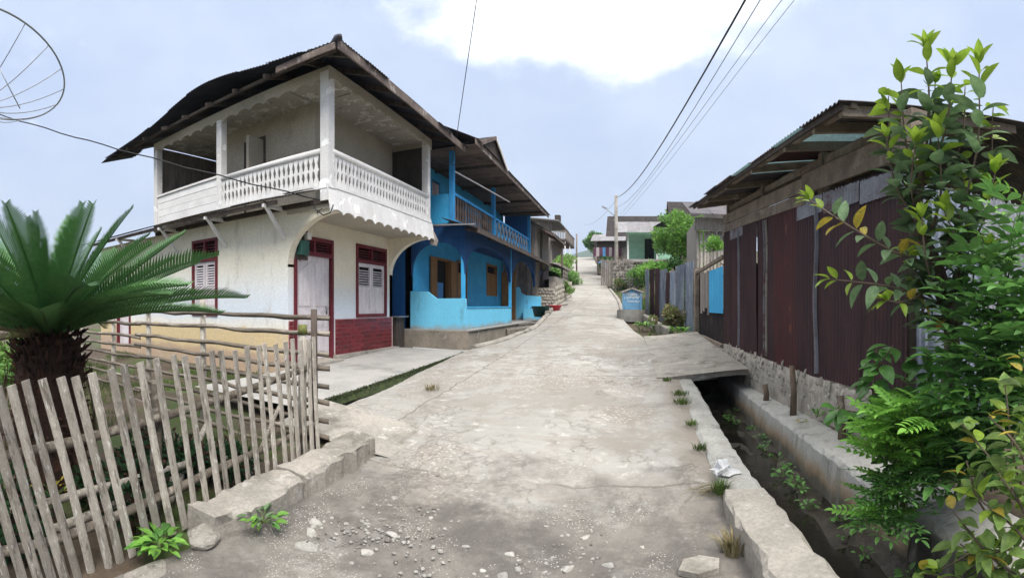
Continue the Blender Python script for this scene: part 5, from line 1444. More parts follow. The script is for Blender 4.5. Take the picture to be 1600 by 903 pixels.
tag(MB().grid(rows).build('ground_strip', 'soil', None, True), kind='structure')
# old stakes standing by the footing
for k, (L, h) in enumerate(((5.35, .62), (4.15, .45), (6.3, .25))):
    p = fp(L, .2, -.16)
    tag(MB().tube([p, p + Vector((.01, 0, h * .5)), p + Vector((-.01, .01, h))], [.045, .04, .036], 8).build('wooden_stake', 'bark', None, True), ('tall weathered wooden stake beside the stone footing', 'shorter dark stake at the footing nearer the shrubs', 'low stub of a stake by the stone footing')[k], 'stake')

# ------------------------------------------------------------------ gate, patched fence, bin
gt = thing('patched_gate', (1.72, 11, .7), 'patched gate of grey boards with a bright blue metal panel', 'gate')
def seg(p, q):
    p, q = Vector(p), Vector(q); return p, (q - p), (q - p).normalized()
g0, gv, gd = seg((1.76, 9.28, 0), (1.66, 12.6, 0)); gn = Vector((-gd.y, gd.x, 0))
box_pts = lambda a, b: (g0 + gd * a, g0 + gd * b)
zb = lambda a: .74 + .03 * a
MB().corr(g0 + gd * .04 + Vector((0, 0, 1.40)), gd, 1.5, (0, 0, 1), .94, gn, .30, .008, .0, rows=3, seed=1).build('blue_sheet', 'bin_blue' if False else 'blue_paint', gt)
for k in range(6):
    a = 1.62 + k * .19
    beam('board', 'grey_plank', gt, g0 + gd * a + Vector((0, 0, 1.42 + R(-.08, .12))), g0 + gd * (a + R(-.03, .03)) + Vector((0, 0, 2.36 + R(-.04, .03))), .018, .185, tuple(gd))
MB().corr(g0 + gd * .02 + gn * -.05 + Vector((0, 0, zb(0) - .05)), gd, 2.9, (0, 0, 1), .80, gn, .076, .01, .0, seed=3).build('dark_sheet', 'dark_roof', gt)
MB().corr(g0 + gd * 2.72 + gn * -.08 + Vector((0, 0, zb(2) - .05)), gd, .62, (0, 0, 1), 1.65, gn, .076, .01, .0, seed=4).build('dark_sheet', 'dark_roof', gt)
beam('top_rail', 'old_wood', gt, g0 + Vector((0, 0, 2.52)), g0 + gd * 3.2 + Vector((0, 0, 2.42)), .07, .07)
beam('bottom_rail', 'old_wood', gt, g0 + gn * .03 + Vector((0, 0, zb(0) + .02)), g0 + gd * 2.3 + gn * .03 + Vector((0, 0, zb(2.3) + .0)), .07, .07)
beam('post', 'old_wood', gt, g0 + gd * 3.30 + Vector((0, 0, .6)), g0 + gd * 3.22 + Vector((0, 0, 2.55)), .10, .10)

zf = thing('sheet_fence', (1.1, 15.3, .9), 'fence of weathered blue grey and rusty metal sheets past the gate', 'fence')
f0, fv, fd = seg((1.62, 12.75, 0), (.44, 18.2, 0)); fn = Vector((-fd.y, fd.x, 0))
cols = ['zinc_blue', 'zinc_blue', 'zinc_blue', 'rust', 'zinc_blue', 'rust', 'rust', 'zinc_blue']
a = 0
for k, (w, h) in enumerate(((.82, 1.98), (.80, 1.9), (.62, 1.72), (.34, 1.66), (.9, 1.78), (.62, 1.80), (.75, 1.78), (.6, 1.75))):
    p = f0 + fd * a + fn * (.02 * (k % 2)); zb_ = zroad(p.y) - .02
    MB().corr(p + Vector((0, 0, zb_)), fd, w + .03, (Vector((0, 0, 1)) + fd * R(-.04, .03)).normalized(), h, fn, .11, .014, .02, rows=4, bend=.03, seed=90 + k).build('fence_sheet', cols[k], zf); a += w
for a in (.1, 2.2, 4.0, 5.5):
    p = f0 + fd * a + fn * -.06; beam('post', 'old_wood', zf, p + Vector((0, 0, zroad(p.y) - .2)), p + Vector((0, 0, zroad(p.y) + 1.75)), .08, .08)
tag(wobble_bar([(.98, 12.6), (.62, 15.2), (.36, 16.9)], .07, .07, lambda y: zroad(y) + .16, lambda y: zroad(y) - .3, .01, .3, 17).build('low_wall', 'concrete'), 'short low concrete wall between the bin and the sheet fence', 'wall')

bn = thing('waste_bin', (-.05, 17.0, 1.05), 'blue concrete waste bin with white lettering and peaked lid at the roadside', 'bin')
bx, by, bz, bw, bdp = -.05, 16.75, 1.42, .34, .30
poly = [(-bw, 0), (bw, 0), (bw, .60), (0, .72), (-bw, .60)]
MB().prism(poly, lambda u, v: (bx + u, by, bz + v), (0, bdp * 2, 0)).build('body', 'bin_blue', bn)
for s in (-1, 1):
    beam('lid', 'concrete', bn, (bx + s * (bw + .07), by + bdp, bz + .60), (bx + s * .0, by + bdp, bz + .745), bdp * 2 + .12, .05, (0, 0, 1)).name = 'lid'
    beam('corner_post', 'bin_blue', bn, (bx + s * (bw - .03), by - .02, bz), (bx + s * (bw - .03), by - .02, bz + .58), .07, .05, (0, 1, 0))
MB().tube([(bx, by + .3, bz - .42), (bx, by + .3, bz - .004)], [.56, .54], 20).build('base_ring', 'bin_base', bn)
# hand-painted letters, too worn to read: rows of white strokes
rs = random.Random(44)
for (z, n, h, w, x0) in ((.50, 5, .065, .035, -.12), (.38, 8, .085, .04, -.27), (.26, 9, .06, .03, -.16)):
    mb = MB()
    for k in range(n):
        xx = bx + x0 + k * (w * 1.75)
        q = lambda u, v: (xx + u * w, by - .004, bz + z + v * h)
        st = rs.choice(([(0, 0, 0, 1), (0, 1, 1, 1), (1, 1, 1, .5), (0, .5, 1, .5)], [(0, 0, .5, 1), (.5, 1, 1, 0), (.2, .4, .8, .4)], [(0, 0, 0, 1), (1, 0, 1, 1), (0, .5, 1, .5)], [(0, 1, 0, 0), (0, 0, 1, 0)], [(0, 0, 0, 1), (0, 1, 1, 0), (1, 0, 1, 1)]))
        for a_, b_, c_, d_ in st: mb.beam(q(a_, b_), q(c_, d_), .012, .004, (0, 1, 0))
    mb.build('lettering', 'paint_white', bn)

# ------------------------------------------------------------------ houses up the street on the right
def gable_house(name, label, x0, x1, y0, y1, zf, zw, rise, wallm, roofm, over=.5, ridge='x'):
    h = thing(name, ((x0 + x1) / 2, (y0 + y1) / 2, zf), label, 'house')
    m_ = MB(); wall_x(m_, y0, x0, x1, zf - 1.5, zw, []); m_.build('wall', wallm, h)
    m_ = MB(); wall_y(m_, x0, y0 + T, y1, zf - 1.5, zw, [], T, 1); m_.build('wall', wallm, h)
    m_ = MB(); wall_y(m_, x1, y0 + T, y1, zf - 1.5, zw, []); m_.build('wall', wallm, h)
    m_ = MB(); wall_x(m_, y1, x0, x1, zf - 1.5, zw, [], sgn=-1); m_.build('wall', wallm, h)
    if ridge == 'x':
        ym = (y0 + y1) / 2; sl = rise / (ym - y0)
        for a, b, s in ((y0 - over, ym, 1), (y1 + over, ym, -1)):
            x = x0 - over; i = 0
            while x < x1 + over:
                w = min(1.0, x1 + over - x)
                MB().corr((x, a, zw - sl * over + .04 + .005 * (i % 2)), (1, 0, 0), w + .02, (0, s, sl), abs(b - a), (0, 0, 1), .15, .014, .0, seed=i).build('roof_sheet', roofm, h); x += w; i += 1
    else:
        xm = (x0 + x1) / 2; sl = rise / (xm - x0)
        for a, b, s in ((x0 - over, xm, 1), (x1 + over, xm, -1)):
            y = y0 - over; i = 0
            while y < y1 + over:
                w = min(1.0, y1 + over - y)
                MB().corr((a, y, zw - sl * over + .04 + .005 * (i % 2)), (0, 1, 0), w + .02, (s, 0, sl), abs(b - a), (0, 0, 1), .15, .014, .0, seed=i).build('roof_sheet', roofm, h); y += w; i += 1
        for y in (y0 + .02, y1 - .05):
            MB().prism([(x0, zw), (x1, zw), (xm, zw + rise - .03)], lambda u, v: (u, y, v), (0, .03, 0)).build('gable_wall', wallm, h)
    return h
# pale green house with porch
gh = thing('green_house', (1.6, 40.5, 5.4), 'pale green house with a small open porch above the stone bank', 'house')
m_ = MB(); wall_x(m_, 39.2, 2.0, 5.4, 5.3, 8.1, [(4.1, 5.0, 6.1, 7.3)]); m_.build('wall', 'pale_green', gh)
m_ = MB(); wall_x(m_, 41.0, -.6, 2.0, 5.3, 7.9, [(.95, 1.75, 5.45, 7.3)]); m_.build('porch_wall', 'pale_green', gh)
m_ = MB(); wall_y(m_, 2.0, 39.2 + T, 41.0, 5.3, 7.9, [], T, 1); m_.build('porch_wall', 'pale_green', gh)
box('doorway', 'black_hole', gh, .9, 1.8, 41.2, 41.25, 5.4, 7.35)
for i in range(13): box('clapboard', 'pale_green', gh, -.58, .93, 40.95, 40.99, 5.4 + i * .18, 5.4 + i * .18 + .165)
box('window_pane', 'black_hole', gh, 4.08, 5.02, 39.38, 39.4, 6.05, 7.35)
mb = MB()
for x in (4.1, 4.53, 4.96): mb.box(x, x + .05, 39.16, 39.25, 6.1, 7.3)
mb.build('window_bars', 'white_paint', gh)
box('porch_floor', 'slab_grey', gh, -.6, 5.5, 38.6, 41.0, 5.1, 5.32)
for x in (-.45, 1.9): box('porch_post', 'white_paint', gh, x - .06, x + .06, 38.75, 38.87, 5.32, 7.45)
for i in range(4):
    MB().corr((-1.4 + i * .92, 38.2, 7.42 + .006 * (i % 2)), (1, 0, 0), .95, (0, .88, .47), 2.6, (0, 0, 1), .12, .014, .0, seed=i).build('porch_roof_sheet', 'grey_roof', gh)
xg = 1.7; i = 0
for s, xa in ((1, 1.6), (-1, 7.2)):
    for k in range(7):
        MB().corr((xa, 38.0 + k * .95, 7.85 + .006 * (k % 2)), (0, 1, 0), .98, (s * .86, 0, .5), 3.26, (0, 0, 1), .12, .014, .0, seed=k).build('roof_sheet', 'dark_roof', gh)
MB().prism([(2.0, 8.0), (6.8, 8.0), (4.4, 9.4)], lambda u, v: (u, 39.18, v), (0, .05, 0)).build('gable_wall', 'dark_plank', gh)
gable_house('dark_roofed_house', 'low house with a broad dark roof behind the utility pole', -2.2, 4.0, 52, 58, 7.0, 9.2, 2.6, 'grey_plank', 'dark_roof', .8, 'x')
gable_house('hip_roofed_house', 'house with a steep dark roof behind the feathery light green tree', 3.0, 7.8, 30, 36, 4.4, 6.4, 2.3, 'grey_plank', 'dark_roof', .7, 'x')
gable_house('small_shack', 'small grey shack with sagging pale roof left of the utility pole', -3.6, -1.4, 47, 51, 6.2, 8.0, .6, 'dark_plank', 'grey_roof', .6, 'x')
gable_house('crest_house', 'tiny house at the crest of the road beyond the round tree', -6.0, -3.2, 74, 80, 9.6, 12.0, 1.0, 'grey_plank', 'grey_roof', .5, 'x')
# low shack beyond the rusty shed with bamboo wall
bs_ = thing('bamboo_shack', (3.3, 16, 1.5), 'small shack with pale bamboo wall just beyond the rusty shed', 'shack')
for i in range(17): tube('bamboo_pole', 'bamboo', bs_, [(2.35 + i * .13, 17.5 + R(-.02, .02), 1.2), (2.35 + i * .13 + R(-.03, .03), 17.5, 4.3)], .055, 6)
box('eave_board', 'grey_plank', bs_, 2.2, 4.6, 17.2, 17.26, 4.3, 4.75)
for i in range(4):
    MB().corr((2.0 + i * .76, 16.6, 4.78 + .006 * (i % 2)), (1, 0, 0), .8, (0, .95, .32), 3.4, (0, 0, 1), .1, .014, .0, seed=i).build('roof_sheet', 'under_sheet', bs_)
box('end_wall', 'grey_plank', bs_, 2.28, 2.34, 17.5, 20.5, 1.2, 4.7)
# rail fence of grey poles among the plants
gf = thing('pole_fence', (2.4, 17.0, 1.6), 'low fence of horizontal grey poles before the bamboo shack', 'fence')
for k in range(5): tube('rail', 'grey_plank', gf, [(1.2, 17.1, 2.05 + k * .14), (4.2, 15.9, 2.15 + k * .14)], .022, 5)
for x, y in ((1.3, 17.05), (2.7, 16.5), (4.1, 15.95)): tube('post', 'grey_plank', gf, [(x, y + .05, 1.0), (x, y + .05, 2.8)], .035, 6)
# stone bank below the green house
sb = thing('stone_bank', (0, 33, 3), 'dark rubble stone wall below the green house porch', 'wall')
MB().hexa([(-1.5, 34.4, 2.2), (3.4, 32.2, 2.2), (3.6, 37, 2.2), (-1.5, 37, 2.2), (-1.5, 34.6, 4.45), (3.4, 32.4, 4.45), (3.6, 37, 4.45), (-1.5, 37, 4.45)]).build('core', 'mortar', sb)
rs = random.Random(77)
for i in range(24):
    for j in range(9):
        t = i / 23
        place_stone(sb, (-1.45 + 4.8 * t + rs.uniform(-.06, .06), 34.44 - 2.2 * t + .02 * j, 2.75 + j * .225 + rs.uniform(-.06, .06)), (-.4, -.9, 0), rs.uniform(.10, .19), rs.uniform(.09, .14), .08, DROCKS[rs.randrange(6)], rs.uniform(-.6, .6))
# picket fence strip and laundry near the pole
lp = thing('plank_fence', (-2.2, 38, 3.2), 'short grey plank fence beside the upper road', 'fence')
for i in range(16): box('plank', 'grey_plank', lp, -2.6 + i * .16, -2.6 + i * .16 + .13, 38.0 + R(-.03, .03), 38.04, 3.1, 5.2 + R(-.1, .1))
box('rail', 'grey_plank', lp, -2.6, 0, 38.05, 38.1, 4.6, 4.7)
lc = thing('clothes_line', (-2.6, 41, 4), 'line of purple, blue and pale laundry under the far eaves', 'clothes line')
tube('line', 'cable', lc, [(-3.4, 40.5, 6.55), (-.8, 40.5, 6.5)], .015, 4)
for k in range(9):
    m = ('cloth_purple', 'cloth_pale', 'cloth_purple', 'cloth_blue')[k % 4]; x = -3.3 + k * .27
    MB().grid([[(x + .12 * (i - 1), 40.5 + .03 * math.sin(i * 3 + j + k), 6.5 - R(.7, .8) * j / 3) for i in range(3)] for j in range(4)]).build('garment', m, lc)
tag(MB().grid([[(-2.9 + .1 * i, 39.4 + .3 * j / 3, 5.15 + .12 * math.sin(i * .7) - .05 * (j - 1.5) ** 2) for i in range(9)] for j in range(4)]).build('blue_tarp', 'cloth_blue', None, True), 'small bright blue tarp below the far laundry', 'tarp')
# ------------------------------------------------------------------ utility pole and wires
up_ = thing('utility_pole', (-1.3, 36, 3.2), 'pale utility pole with a small street lamp arm on the right bank', 'utility pole')
tube('shaft', 'concrete', up_, [(-1.28, 36, 2.8), (-1.32, 36, 9.85)], [.17, .11], 10)
tube('lamp_arm', 'steel', up_, [(-1.33, 36, 8.25), (-1.7, 35.8, 8.5), (-2.0, 35.6, 8.75)], .03, 6)
MB().hexa([(-2.35, 35.45, 8.86), (-1.95, 35.45, 8.70), (-1.95, 35.65, 8.70), (-2.35, 35.65, 8.86), (-2.35, 35.45, 8.98), (-1.95, 35.45, 8.80), (-1.95, 35.65, 8.80), (-2.35, 35.65, 8.98)]).build('lamp_head', 'steel', up_)
tube('bracket', 'steel', up_, [(-1.5, 35.9, 8.0), (-1.3, 36, 8.0)], .03, 5)
def wire(label, a, b, sag, r, n=24):
    a, b = Vector(a), Vector(b); pts = []
    for i in range(n + 1):
        t = i / n; p = a.lerp(b, t); p.z -= sag * 4 * t * (1 - t); pts.append(p)
    return tag(tube('overhead_wire', 'cable', None, pts, r, 5), label, 'wire')
wire('thick dark overhead wire rising from the utility pole to the top edge', (-1.32, 36, 9.7), (3.62, -8, 7.53), 1.8, .020)
wire('thin overhead wire just right of the thick one', (-1.25, 36, 9.0), (3.94, -8, 7.91), 1.8, .008)
wire('faint thin wire at the right of the overhead wires', (-1.0, 36, 8.4), (6.2, -8, 9.6), .8, .007)
wire('second faint wire beside the rightmost overhead wire', (-.9, 36, 8.2), (6.6, -8, 9.8), .8, .006)
wire('thin wire running from the utility pole up the far street', (-1.32, 36, 9.5), (-6.2, 60, 11.8), .6, .010)
wire('dark cable dropping from above onto the blue house corner post', (BXF - .03, 11.42, 5.15), (-2.07, 7.07, 8.36), .0, .009)
wire('thin white wire between the white and blue houses', (BX0 + .05, BY1 + .05, 5.02), (-3.9, 12.3, 5.28), .05, .010)
# ------------------------------------------------------------------ plants
def pol(px, py, r):      # bearing / elevation seen from the road, at distance r -> world point
    t = (px - VX) / FPX
    return Vector((r * math.sin(t), r * math.cos(t), CAMZ + (HZ - py) / FPX * r))
def leaf_mesh(name, mat, w=.42, fold=.18, droop=.22, tip=1.0, K=7):
    """leaf along +X, unit length, folded along the midrib"""
    rows = []
    for i in range(K + 1):
        t = i / K
        ww = w * .5 * (math.sin(math.pi * t ** .85) ** .8 * (1 - .15 * t)) + .006
        z = -droop * t ** 2 + .04 * math.sin(t * 3)
        rows.append([(t, -ww, z + fold * ww * 1.2), (t, -ww * .5, z + fold * ww * .4), (t, 0, z), (t, ww * .5, z + fold * ww * .4), (t, ww, z + fold * ww * 1.2)])
    return MB().grid(rows).mesh(name, mat, True)
def aim(d, up=Vector((0, 0, 1)), roll=0.0):
    x = d.normalized(); y = up.cross(x)
    y = y.normalized() if y.length > .05 else x.orthogonal().normalized()
    z = x.cross(y)
    return (Matrix((x, y, z)).transposed() @ Matrix.Rotation(roll, 3, 'X')).to_euler()
def smooth_path(pts, k=6):
    pts = [Vector(p) for p in pts]; out_ = []
    P = [pts[0] * 2 - pts[1]] + pts + [pts[-1] * 2 - pts[-2]]
    for i in range(1, len(P) - 2):
        for j in range(k):
            t = j / k
            out_.append(.5 * ((2 * P[i]) + (-P[i - 1] + P[i + 1]) * t + (2 * P[i - 1] - 5 * P[i] + 4 * P[i + 1] - P[i + 2]) * t * t + (-P[i - 1] + 3 * P[i] - 3 * P[i + 1] + P[i + 2]) * t ** 3))
    out_.append(pts[-1]); return out_
rs = random.Random(101)
LM = {m: [leaf_mesh('leaf', m, w, .25, d) for w, d in ((.46, .15), (.42, .3), (.5, .05))] for m in ('leaf_mature', 'leaf_young', 'leaf_yellow', 'leaf_orange')}
gv_ = thing('guava_tree', pol(1478, 760, 3.6), 'slender tree with big oval leaves and yellow green tips at the shed corner', 'tree')
def stem(parent, pts, r0, r1, name='branch', mat='bark', n=7):
    sp = smooth_path(pts)
    MB().tube(sp, [r0 + (r1 - r0) * i / (len(sp) - 1) for i in range(len(sp))], n).build(name, mat, parent, True)
    return sp
def leafy(parent, sp, start, step, l0, l1, tipn=3, sick=0.0, rs=rs, meshes=LM, young='leaf_young', mature='leaf_mature'):
    tot = sum((b - a).length for a, b in zip(sp[:-1], sp[1:])); acc = 0; nxt = tot * start; k = 0
    for a, b in zip(sp[:-1], sp[1:]):
        d = (b - a); l = d.length
        while nxt <= acc + l and l > 0:
            t = (nxt - acc) / l; p = a.lerp(b, t); dn_ = d.normalized(); f = nxt / tot
            side = dn_.orthogonal().normalized()
            side = Matrix.Rotation(k * 1.57 + rs.uniform(-.4, .4), 3, dn_) @ side
            for s in (1, -1):
                q = (dn_ * (.35 + .6 * (f > .86)) + side * s * 1.0 + Vector((0, 0, .12))).normalized()
                near_tip = f > 1 - .09 * tipn / 1.0 * min(1, .5 / tot) - .06
                m = young if near_tip else mature
                if sick and not near_tip and rs.random() < sick: m = rs.choice(('leaf_yellow', 'leaf_yellow', 'leaf_orange'))
                L_ = rs.uniform(l0, l1) * (.72 if near_tip else 1.0)
                link('leaf', rs.choice(meshes[m]), parent, p + q * .012, aim(q, Vector((0, 0, 1)), rs.uniform(-.5, .5)), (L_, L_ * rs.uniform(.85, 1.1), L_))
            k += 1; nxt += step * rs.uniform(.85, 1.15)
        acc += l
    p = sp[-1]; dn_ = (sp[-1] - sp[-2]).normalized()
    for i in range(4):
        sd = Matrix.Rotation(i * 1.57, 3, dn_) @ dn_.orthogonal().normalized(); q = (dn_ * 1.1 + sd * .6).normalized()
        link('leaf', rs.choice(meshes[young]), parent, p, aim(q), rs.uniform(l0, l1) * .65)
tr_ = stem(gv_, [pol(1478, 800, 3.62), pol(1482, 620, 3.56), pol(1487, 520, 3.5), pol(1466, 420, 3.46), pol(1434, 350, 3.42), pol(1440, 270, 3.4)], .075, .034, 'trunk')
for pts, st, l0, l1, sick in (
        ([pol(1440, 280, 3.40), pol(1452, 180, 3.36), pol(1447, 75, 3.32)], .12, .15, .20, 0),
        ([pol(1445, 290, 3.40), pol(1478, 200, 3.30), pol(1488, 105, 3.25)], .10, .15, .20, 0),
        ([pol(1466, 420, 3.46), pol(1505, 320, 3.30), pol(1528, 220, 3.2), pol(1530, 100, 3.15)], .10, .16, .21, 0),
        ([pol(1438, 300, 3.42), pol(1415, 220, 3.35), pol(1408, 125, 3.3)], .25, .14, .19, 0),
        ([pol(1434, 350, 3.42), pol(1424, 290, 3.25), pol(1430, 222, 3.15)], .15, .14, .18, 0),
        ([pol(1462, 415, 3.46), pol(1400, 395, 3.25), pol(1330, 355, 3.15), pol(1264, 312, 3.1)], .06, .11, .145, .38),
        ([pol(1480, 480, 3.48), pol(1400, 450, 3.25), pol(1296, 436, 3.15)], .25, .11, .15, .08),
        ([pol(1470, 440, 3.46), pol(1420, 470, 3.22), pol(1385, 470, 3.1)], .15, .13, .17, .2),
        ([pol(1480, 500, 3.5), pol(1500, 400, 3.3), pol(1475, 330, 3.15)], .1, .15, .20, .03),
        ([pol(1484, 520, 3.5), pol(1450, 420, 3.2), pol(1440, 340, 3.1)], .15, .13, .17, .12),
        ([pol(1450, 380, 3.44), pol(1470, 300, 3.25), pol(1465, 205, 3.15)], .1, .15, .20, 0),
        ([pol(1466, 420, 3.46), pol(1530, 360, 3.3), pol(1555, 270, 3.2)], .15, .15, .20, 0),
        ([pol(1434, 350, 3.42), pol(1400, 290, 3.3), pol(1385, 215, 3.25)], .2, .12, .17, 0),
        ([pol(1487, 520, 3.5), pol(1530, 470, 3.35), pol(1545, 390, 3.25)], .1, .14, .19, .05)):
    sp = stem(gv_, pts, .013, .004)
    leafy(gv_, sp, st, .086, l0 * 1.2, l1 * 1.25, sick=sick * .55)

# the small leaves deeper in the crown, joined
def leaf_into(mb, p, q, L_, rs_, K=4, w=.46):
    x = q.normalized(); y = Vector((0, 0, 1)).cross(x); y = y.normalized() if y.length > .05 else x.orthogonal().normalized()
    y = Matrix.Rotation(rs_.uniform(-.6, .6), 3, x) @ y; z = x.cross(y); rows = []
    for i in range(K + 1):
        t = i / K; ww = w * .5 * math.sin(math.pi * t ** .85) ** .8 + .006
        rows.append([p + x * (t * L_) + y * (s * ww * L_) + z * ((.25 * abs(s) * ww - .25 * t * t) * L_) for s in (-1, 0, 1)])
    mb.grid(rows)
mbs = {'leaf_mature': MB(), 'leaf_young': MB()}; rj = random.Random(303)
for pts in ([pol(1440, 300, 3.5), pol(1455, 210, 3.5), pol(1462, 120, 3.45)], [pol(1445, 320, 3.5), pol(1500, 230, 3.45), pol(1508, 135, 3.4)], [pol(1466, 420, 3.5), pol(1540, 300, 3.4), pol(1552, 165, 3.3)], [pol(1440, 330, 3.5), pol(1395, 250, 3.45), pol(1388, 150, 3.4)],
            [pol(1470, 430, 3.5), pol(1515, 370, 3.45), pol(1500, 250, 3.4)], [pol(1450, 400, 3.5), pol(1430, 330, 3.4), pol(1455, 260, 3.3)], [pol(1480, 480, 3.5), pol(1520, 440, 3.4), pol(1510, 340, 3.35)], [pol(1470, 450, 3.5), pol(1440, 440, 3.35), pol(1415, 390, 3.3)], [pol(1487, 520, 3.52), pol(1450, 500, 3.4), pol(1425, 440, 3.35)]):
    sp = smooth_path(pts, 8); tube('branch', 'bark', gv_, sp, [.010 - .006 * i / (len(sp) - 1) for i in range(len(sp))], 5)
    for i, p in enumerate(sp[2:]):
        for k in range(3):
            d = Vector((rj.gauss(0, 1), rj.gauss(0, 1), rj.uniform(-.2, .5))).normalized()
            leaf_into(mbs['leaf_young' if i > len(sp) - 7 else 'leaf_mature'], p + d * .01, d, rj.uniform(.12, .21) * (.7 if i > len(sp) - 7 else 1), rj)
for m_, b_ in mbs.items(): b_.build('foliage', m_, gv_, True)['kind'] = 'stuff'
# pinnate shrubs -------------------------------------------------
def pinnate(name, mat, n, L_leaf, w, droop, spread=1.0, seed=0, K=4):
    rs_ = random.Random(seed); mb = MB(); sp = [Vector((t / 8, 0, -droop * (t / 8) ** 2)) for t in range(9)]
    mb.tube(sp, [.006 * (1 - .7 * i / 8) for i in range(9)], 4)
    def lf(p, d, l, ww):
        up = Vector((0, 0, 1)); d = d.normalized(); sd = up.cross(d).normalized(); rows = []
        for i in range(K + 1):
            t = i / K; q = ww * math.sin(math.pi * (t * .94 + .03)) ** .8 * .5 + .001
            c = p + d * (l * t) - up * (l * .28 * t * t)
            rows.append([c - sd * q + up * q * .35, c, c + sd * q + up * q * .35])
        mb.grid(rows)
    for i in range(n):
        t = .16 + .80 * i / (n - 1); q = t * 8; a = min(7, int(q)); p = sp[a].lerp(sp[a + 1], q - a)
        for s in (-1, 1):
            lf(p, Vector((.55, s * .95 * spread, .18)), L_leaf * rs_.uniform(.85, 1.1) * (1 - .35 * abs(t - .45)), w)
    lf(sp[-1], Vector((1, 0, -.1)), L_leaf, w)
    return mb.mesh(name, mat, False)
PIN = {'dark': [pinnate('frond', 'leaf_fern', 3, .44, .15, .35, 1, i) for i in range(3)],
       'light': [pinnate('frond', 'leaf_fern_light', 7, .27, .11, .2, 1, 10 + i) for i in range(3)],
       'mid': [pinnate('frond', 'leaf_fern', 5, .34, .12, .3, 1, 20 + i) for i in range(3)],
       'tip': [pinnate('frond', 'leaf_fern_light', 4, .40, .10, .12, 1, 30 + i) for i in range(2)]}
def shrub(name, label, root, tips, kinds, l0, l1, per, seed, tipk=None, cat='shrub', stemr=.010, smat='stem_green', group=None, first=.35):
    rs_ = random.Random(seed); o = thing(name, root, label, cat, group)
    for tp in tips:
        root2 = Vector(root) + Vector((rs_.uniform(-.08, .08), rs_.uniform(-.08, .08), 0)); tp = Vector(tp)
        mid = root2.lerp(tp, .55) + Vector((rs_.uniform(-.05, .05), rs_.uniform(-.05, .05), .10 * (tp - root2).length))
        sp = smooth_path([root2, mid, tp], 8)
        MB().tube(sp, [stemr * (1 - .7 * i / (len(sp) - 1)) for i in range(len(sp))], 5).build('stem', smat, o, True)
        for k in range(per):
            f = first + (1 - first) * (k + rs_.random() * .5) / per
            q = f * (len(sp) - 1); a = min(len(sp) - 2, int(q)); p = sp[a].lerp(sp[a + 1], q - a)
            az = k * 2.4 + rs_.uniform(-.5, .5); el = rs_.uniform(-.1, .55)
            d = Vector((math.cos(az) * math.cos(el), math.sin(az) * math.cos(el), math.sin(el)))
            d = (d + (tp - root2).normalized() * .35).normalized()
            last = tipk and f > .90
            link('frond', rs_.choice(PIN[tipk if last else rs_.choice(kinds)]), o, p, aim(d, Vector((0, 0, 1)), rs_.uniform(-.4, .4)), rs_.uniform(l0, l1) * (.7 if last else 1))
    return o
shrub('elder_shrub', 'tall dark green feathery shrub beside the slender tree', pol(1545, 760, 3.3),
      [pol(1600, 300, 3.05), pol(1585, 345, 2.95), pol(1620, 420, 2.8), pol(1565, 440, 2.9), pol(1530, 470, 3.0), pol(1595, 520, 2.75), pol(1545, 560, 2.8), pol(1620, 600, 2.7), pol(1650, 350, 2.9), pol(1505, 600, 3.0), pol(1650, 500, 2.7), pol(1570, 620, 2.75), pol(1510, 540, 3.05), pol(1545, 400, 3.05), pol(1575, 380, 3.0), pol(1600, 450, 2.9)],
      ['dark', 'dark', 'mid'], .30, .40, 15, 5, 'tip')
shrub('feathery_shrub', 'light green feathery shrub at the drain edge below the vine', pol(1395, 790, 3.2),
      [pol(1385, 640, 2.95), pol(1415, 620, 2.85), pol(1445, 625, 2.8), pol(1378, 680, 2.9), pol(1425, 675, 2.7), pol(1395, 660, 2.75), pol(1455, 655, 2.7), pol(1410, 640, 2.7)], ['light'], .22, .30, 13, 6)
shrub('fern_shrub', 'dark fern-like shrub hanging over the drain wall', pol(1400, 830, 2.95),
      [pol(1365, 770, 2.85), pol(1375, 740, 2.8), pol(1395, 760, 2.75), pol(1375, 815, 2.75), pol(1405, 815, 2.7), pol(1360, 800, 2.85), pol(1415, 750, 2.75)], ['mid', 'mid', 'light'], .16, .22, 11, 7)
shrub('leafy_shrub', 'dense dark undergrowth shrub between the fern and the feathery shrub', pol(1480, 800, 3.3),
      [pol(1460, 700, 3.1), pol(1500, 680, 3.05), pol(1540, 700, 2.95), pol(1480, 720, 3.0), pol(1450, 730, 3.1), pol(1570, 660, 2.95)], ['dark', 'mid'], .26, .36, 14, 8)
# climbing vine with heart-shaped leaves
VM = [leaf_mesh('leaf', 'leaf_vine', w, .12, d) for w, d in ((.72, .25), (.66, .4), (.6, .15))]
vn = thing('climbing_vine', pol(1400, 740, 3.4), 'glossy broad leaved vine climbing the shed corner above the drain', 'vine')
for pts in ([pol(1400, 720, 3.4), pol(1365, 640, 3.35), pol(1370, 545, 3.3)], [pol(1410, 720, 3.3), pol(1400, 640, 3.2), pol(1425, 560, 3.15)], [pol(1440, 700, 3.3), pol(1450, 620, 3.1), pol(1448, 540, 3.05)], [pol(1400, 700, 3.35), pol(1350, 650, 3.25), pol(1310, 640, 3.2)], [pol(1395, 690, 3.3), pol(1365, 600, 3.15), pol(1395, 540, 3.1)]):
    sp = stem(vn, pts, .010, .004, 'stem')
    for i, p in enumerate(sp[2:]):
        for s in range(2):
            d = Vector((rs.uniform(-1, .3), rs.uniform(-1, .2), rs.uniform(-.5, .3))).normalized()
            L_ = rs.uniform(.11, .165)
            link('leaf', rs.choice(VM), vn, p + d * .03, aim(d, Vector((0, 0, 1)), rs.uniform(-.5, .5)), L_)
